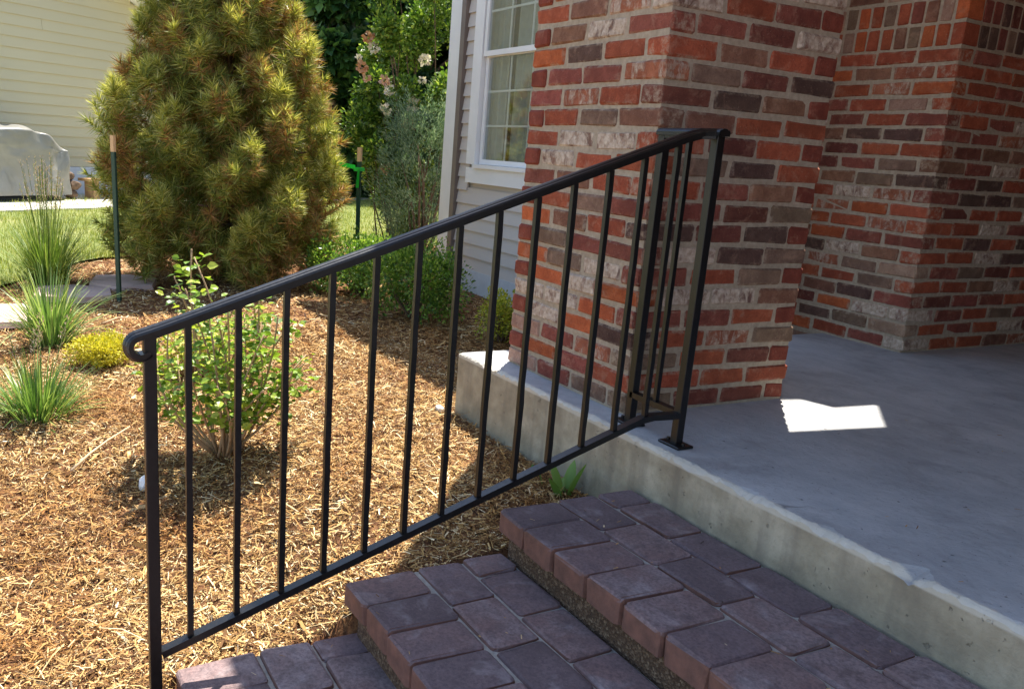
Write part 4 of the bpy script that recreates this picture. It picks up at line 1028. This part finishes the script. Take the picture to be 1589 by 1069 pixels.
TREES = [('dark leafy tree beyond the lawn just right of the pine top', (-17.5, 6.6, -.3), 8.5, 3.1, 1, 0.06), ('broad dark tree filling the gap behind the rose bush', (-15.0, 8.6, -.3), 8.0, 2.9, 2, .06),
         ('far dark tree behind the pine and neighbouring house', (-21.0, 4.4, -.3), 9.5, 3.3, 1, .08), ('tall tree behind the grey house roof', (-11.5, 9.5, -.3), 8.5, 2.6, 2, .08), ('dark tree beyond the end of the neighbouring house', (-19.5, 9.5, -.3), 9.0, 3.2, 1, .06)]
TREES += [('low dark tree at the lawn edge right of the pine', (-14.6, 4.3, -.3), 4.6, 1.5, 1, .03), ('low dark tree at the lawn edge behind the juniper', (-14.2, 6.1, -.3), 4.8, 1.7, 1, .03), ('dark tree behind the pine crown', (-17.8, 3.0, -.3), 6.5, 2.0, 1, .03)]
for i, (lb, b, h, rr_, k, low) in enumerate(TREES): tree(lb, b, h, rr_, 26000, .17, .30, M['tree%d' % k], 200 + i * 3, low)

# ================================================================= SMALL THINGS
def flagstone(label, c, pts, th=.035):
    mb = MB(); z = float(ground_z(c[0], c[1])); n = len(pts)
    mb.add([(x, y, 0) for x, y in pts] + [(x * .96, y * .96, th) for x, y in pts], [tuple(range(n, 2 * n))] + [(i, (i + 1) % n, n + (i + 1) % n, n + i) for i in range(n)])
    return tag(mb.build('flagstone', M['stone'], None, (c[0], c[1], z)), label, 'stone', 'flat stones edging the bed')
flagstone('flat pink flagstone at the left edge behind the arching grass', (-3.55, -1.72), [(-.28, -.25), (.12, -.3), (.3, -.1), (.27, .18), (-.02, .28), (-.3, .12)])
flagstone('flat pink flagstone half under the reed grass', (-4.1, -1.30), [(-.24, -.2), (.15, -.25), (.27, .02), (.18, .24), (-.1, .26), (-.28, .05)])
flagstone('flat pink flagstone behind the left stake', (-4.42, -.93), [(-.3, -.16), (.05, -.24), (.27, -.08), (.22, .17), (-.1, .25), (-.31, .08)])
def pebble(name, label, cat, loc, size, mat, seed):
    bm = bmesh.new(); bmesh.ops.create_icosphere(bm, subdivisions=2, radius=1); r2 = random.Random(seed)
    for v in bm.verts: v.co = Vector((v.co.x * size[0], v.co.y * size[1], v.co.z * size[2])) * (1 + r2.uniform(-.13, .13))
    me = bpy.data.meshes.new(name); bm.to_mesh(me); bm.free(); me.materials.append(mat); return tag(link(name, me, None, loc), label, cat)
pebble('rock', 'small white rock in the mulch just left of the front post', 'rock', (-.85, -1.325, float(ground_z(-.85, -1.325)) + .02), (.022, .02, .033), M['white'], 1)
pebble('rock', 'pale stone lying in the mulch against the slab corner', 'rock', (-.93, -.16, float(ground_z(-.93, -.16)) + .012), (.03, .016, .014), M['patio'], 2)
M['twig'] = mat_plain('pale_twig', lin(206, 176, 138), .9, .2, 40)
def twig(label, pts, r0):
    mb = MB(); c = pts[0]; z0 = float(ground_z(*c)); mb.tube([(x - c[0], y - c[1], float(ground_z(x, y)) + .024 + .008 * (i % 2) - z0) for i, (x, y) in enumerate(pts)], r0, 5, r1=r0 * .5)
    return tag(mb.build('twig', M['twig'], None, (c[0], c[1], z0), smooth=True), label, 'twig')
twig('long pale twig lying on the mulch left of the front post', [(-1.06, -1.54), (-1.15, -1.47), (-1.24, -1.40), (-1.30, -1.31)], .006)
twig('thin bare twig on the mulch beside the arching grass', [(-3.1, -1.22), (-3.2, -1.12), (-3.22, -1.02)], .007)
def junk():
    zt = -.275
    b = Vector(wp(1.05, .75, zt)); t = thing('plank_bench', 'low weathered plank on wooden blocks at the right of the grill', 'bench', b, (0, 0, math.atan2(W_D.y, W_D.x)))
    wm = mat_plain('weathered_wood', lin(176, 140, 98), .9, .2, 12, .3)
    mb = MB(); mb.box((-.55, -.12, .26), (.6, .12, .30)); mb.build('plank', wm, t)
    for x in (-.4, .42):
        mb = MB(); mb.box((x - .05, -.1, 0), (x + .05, .1, .26)); mb.build('block', wm, t)
    q = Vector(wp(.98, .72, zt + .302)); t = pebble('garden_bag', 'dull green bag slumped on the plank beside the grill', 'bag', (q.x, q.y, q.z + .12), (.19, .15, .14), mat_plain('bag_green', lin(120, 150, 104), .7, .2, 8), 5)
    for i, (s, d, z) in enumerate([(.30, .72, -.01), (.33, .76, .115), (.27, .70, .245)]):
        p = Vector(wp(s, d, zt + z + .085)); pebble('field_stone', ['lowest rough stone of the stack at the right end of the grill', 'middle rough stone of the stack at the right end of the grill', 'top rough stone of the stack at the right end of the grill'][i], 'stone', p, (.13 - .02 * i, .10, .07), M['bark'], 10 + i)
junk()
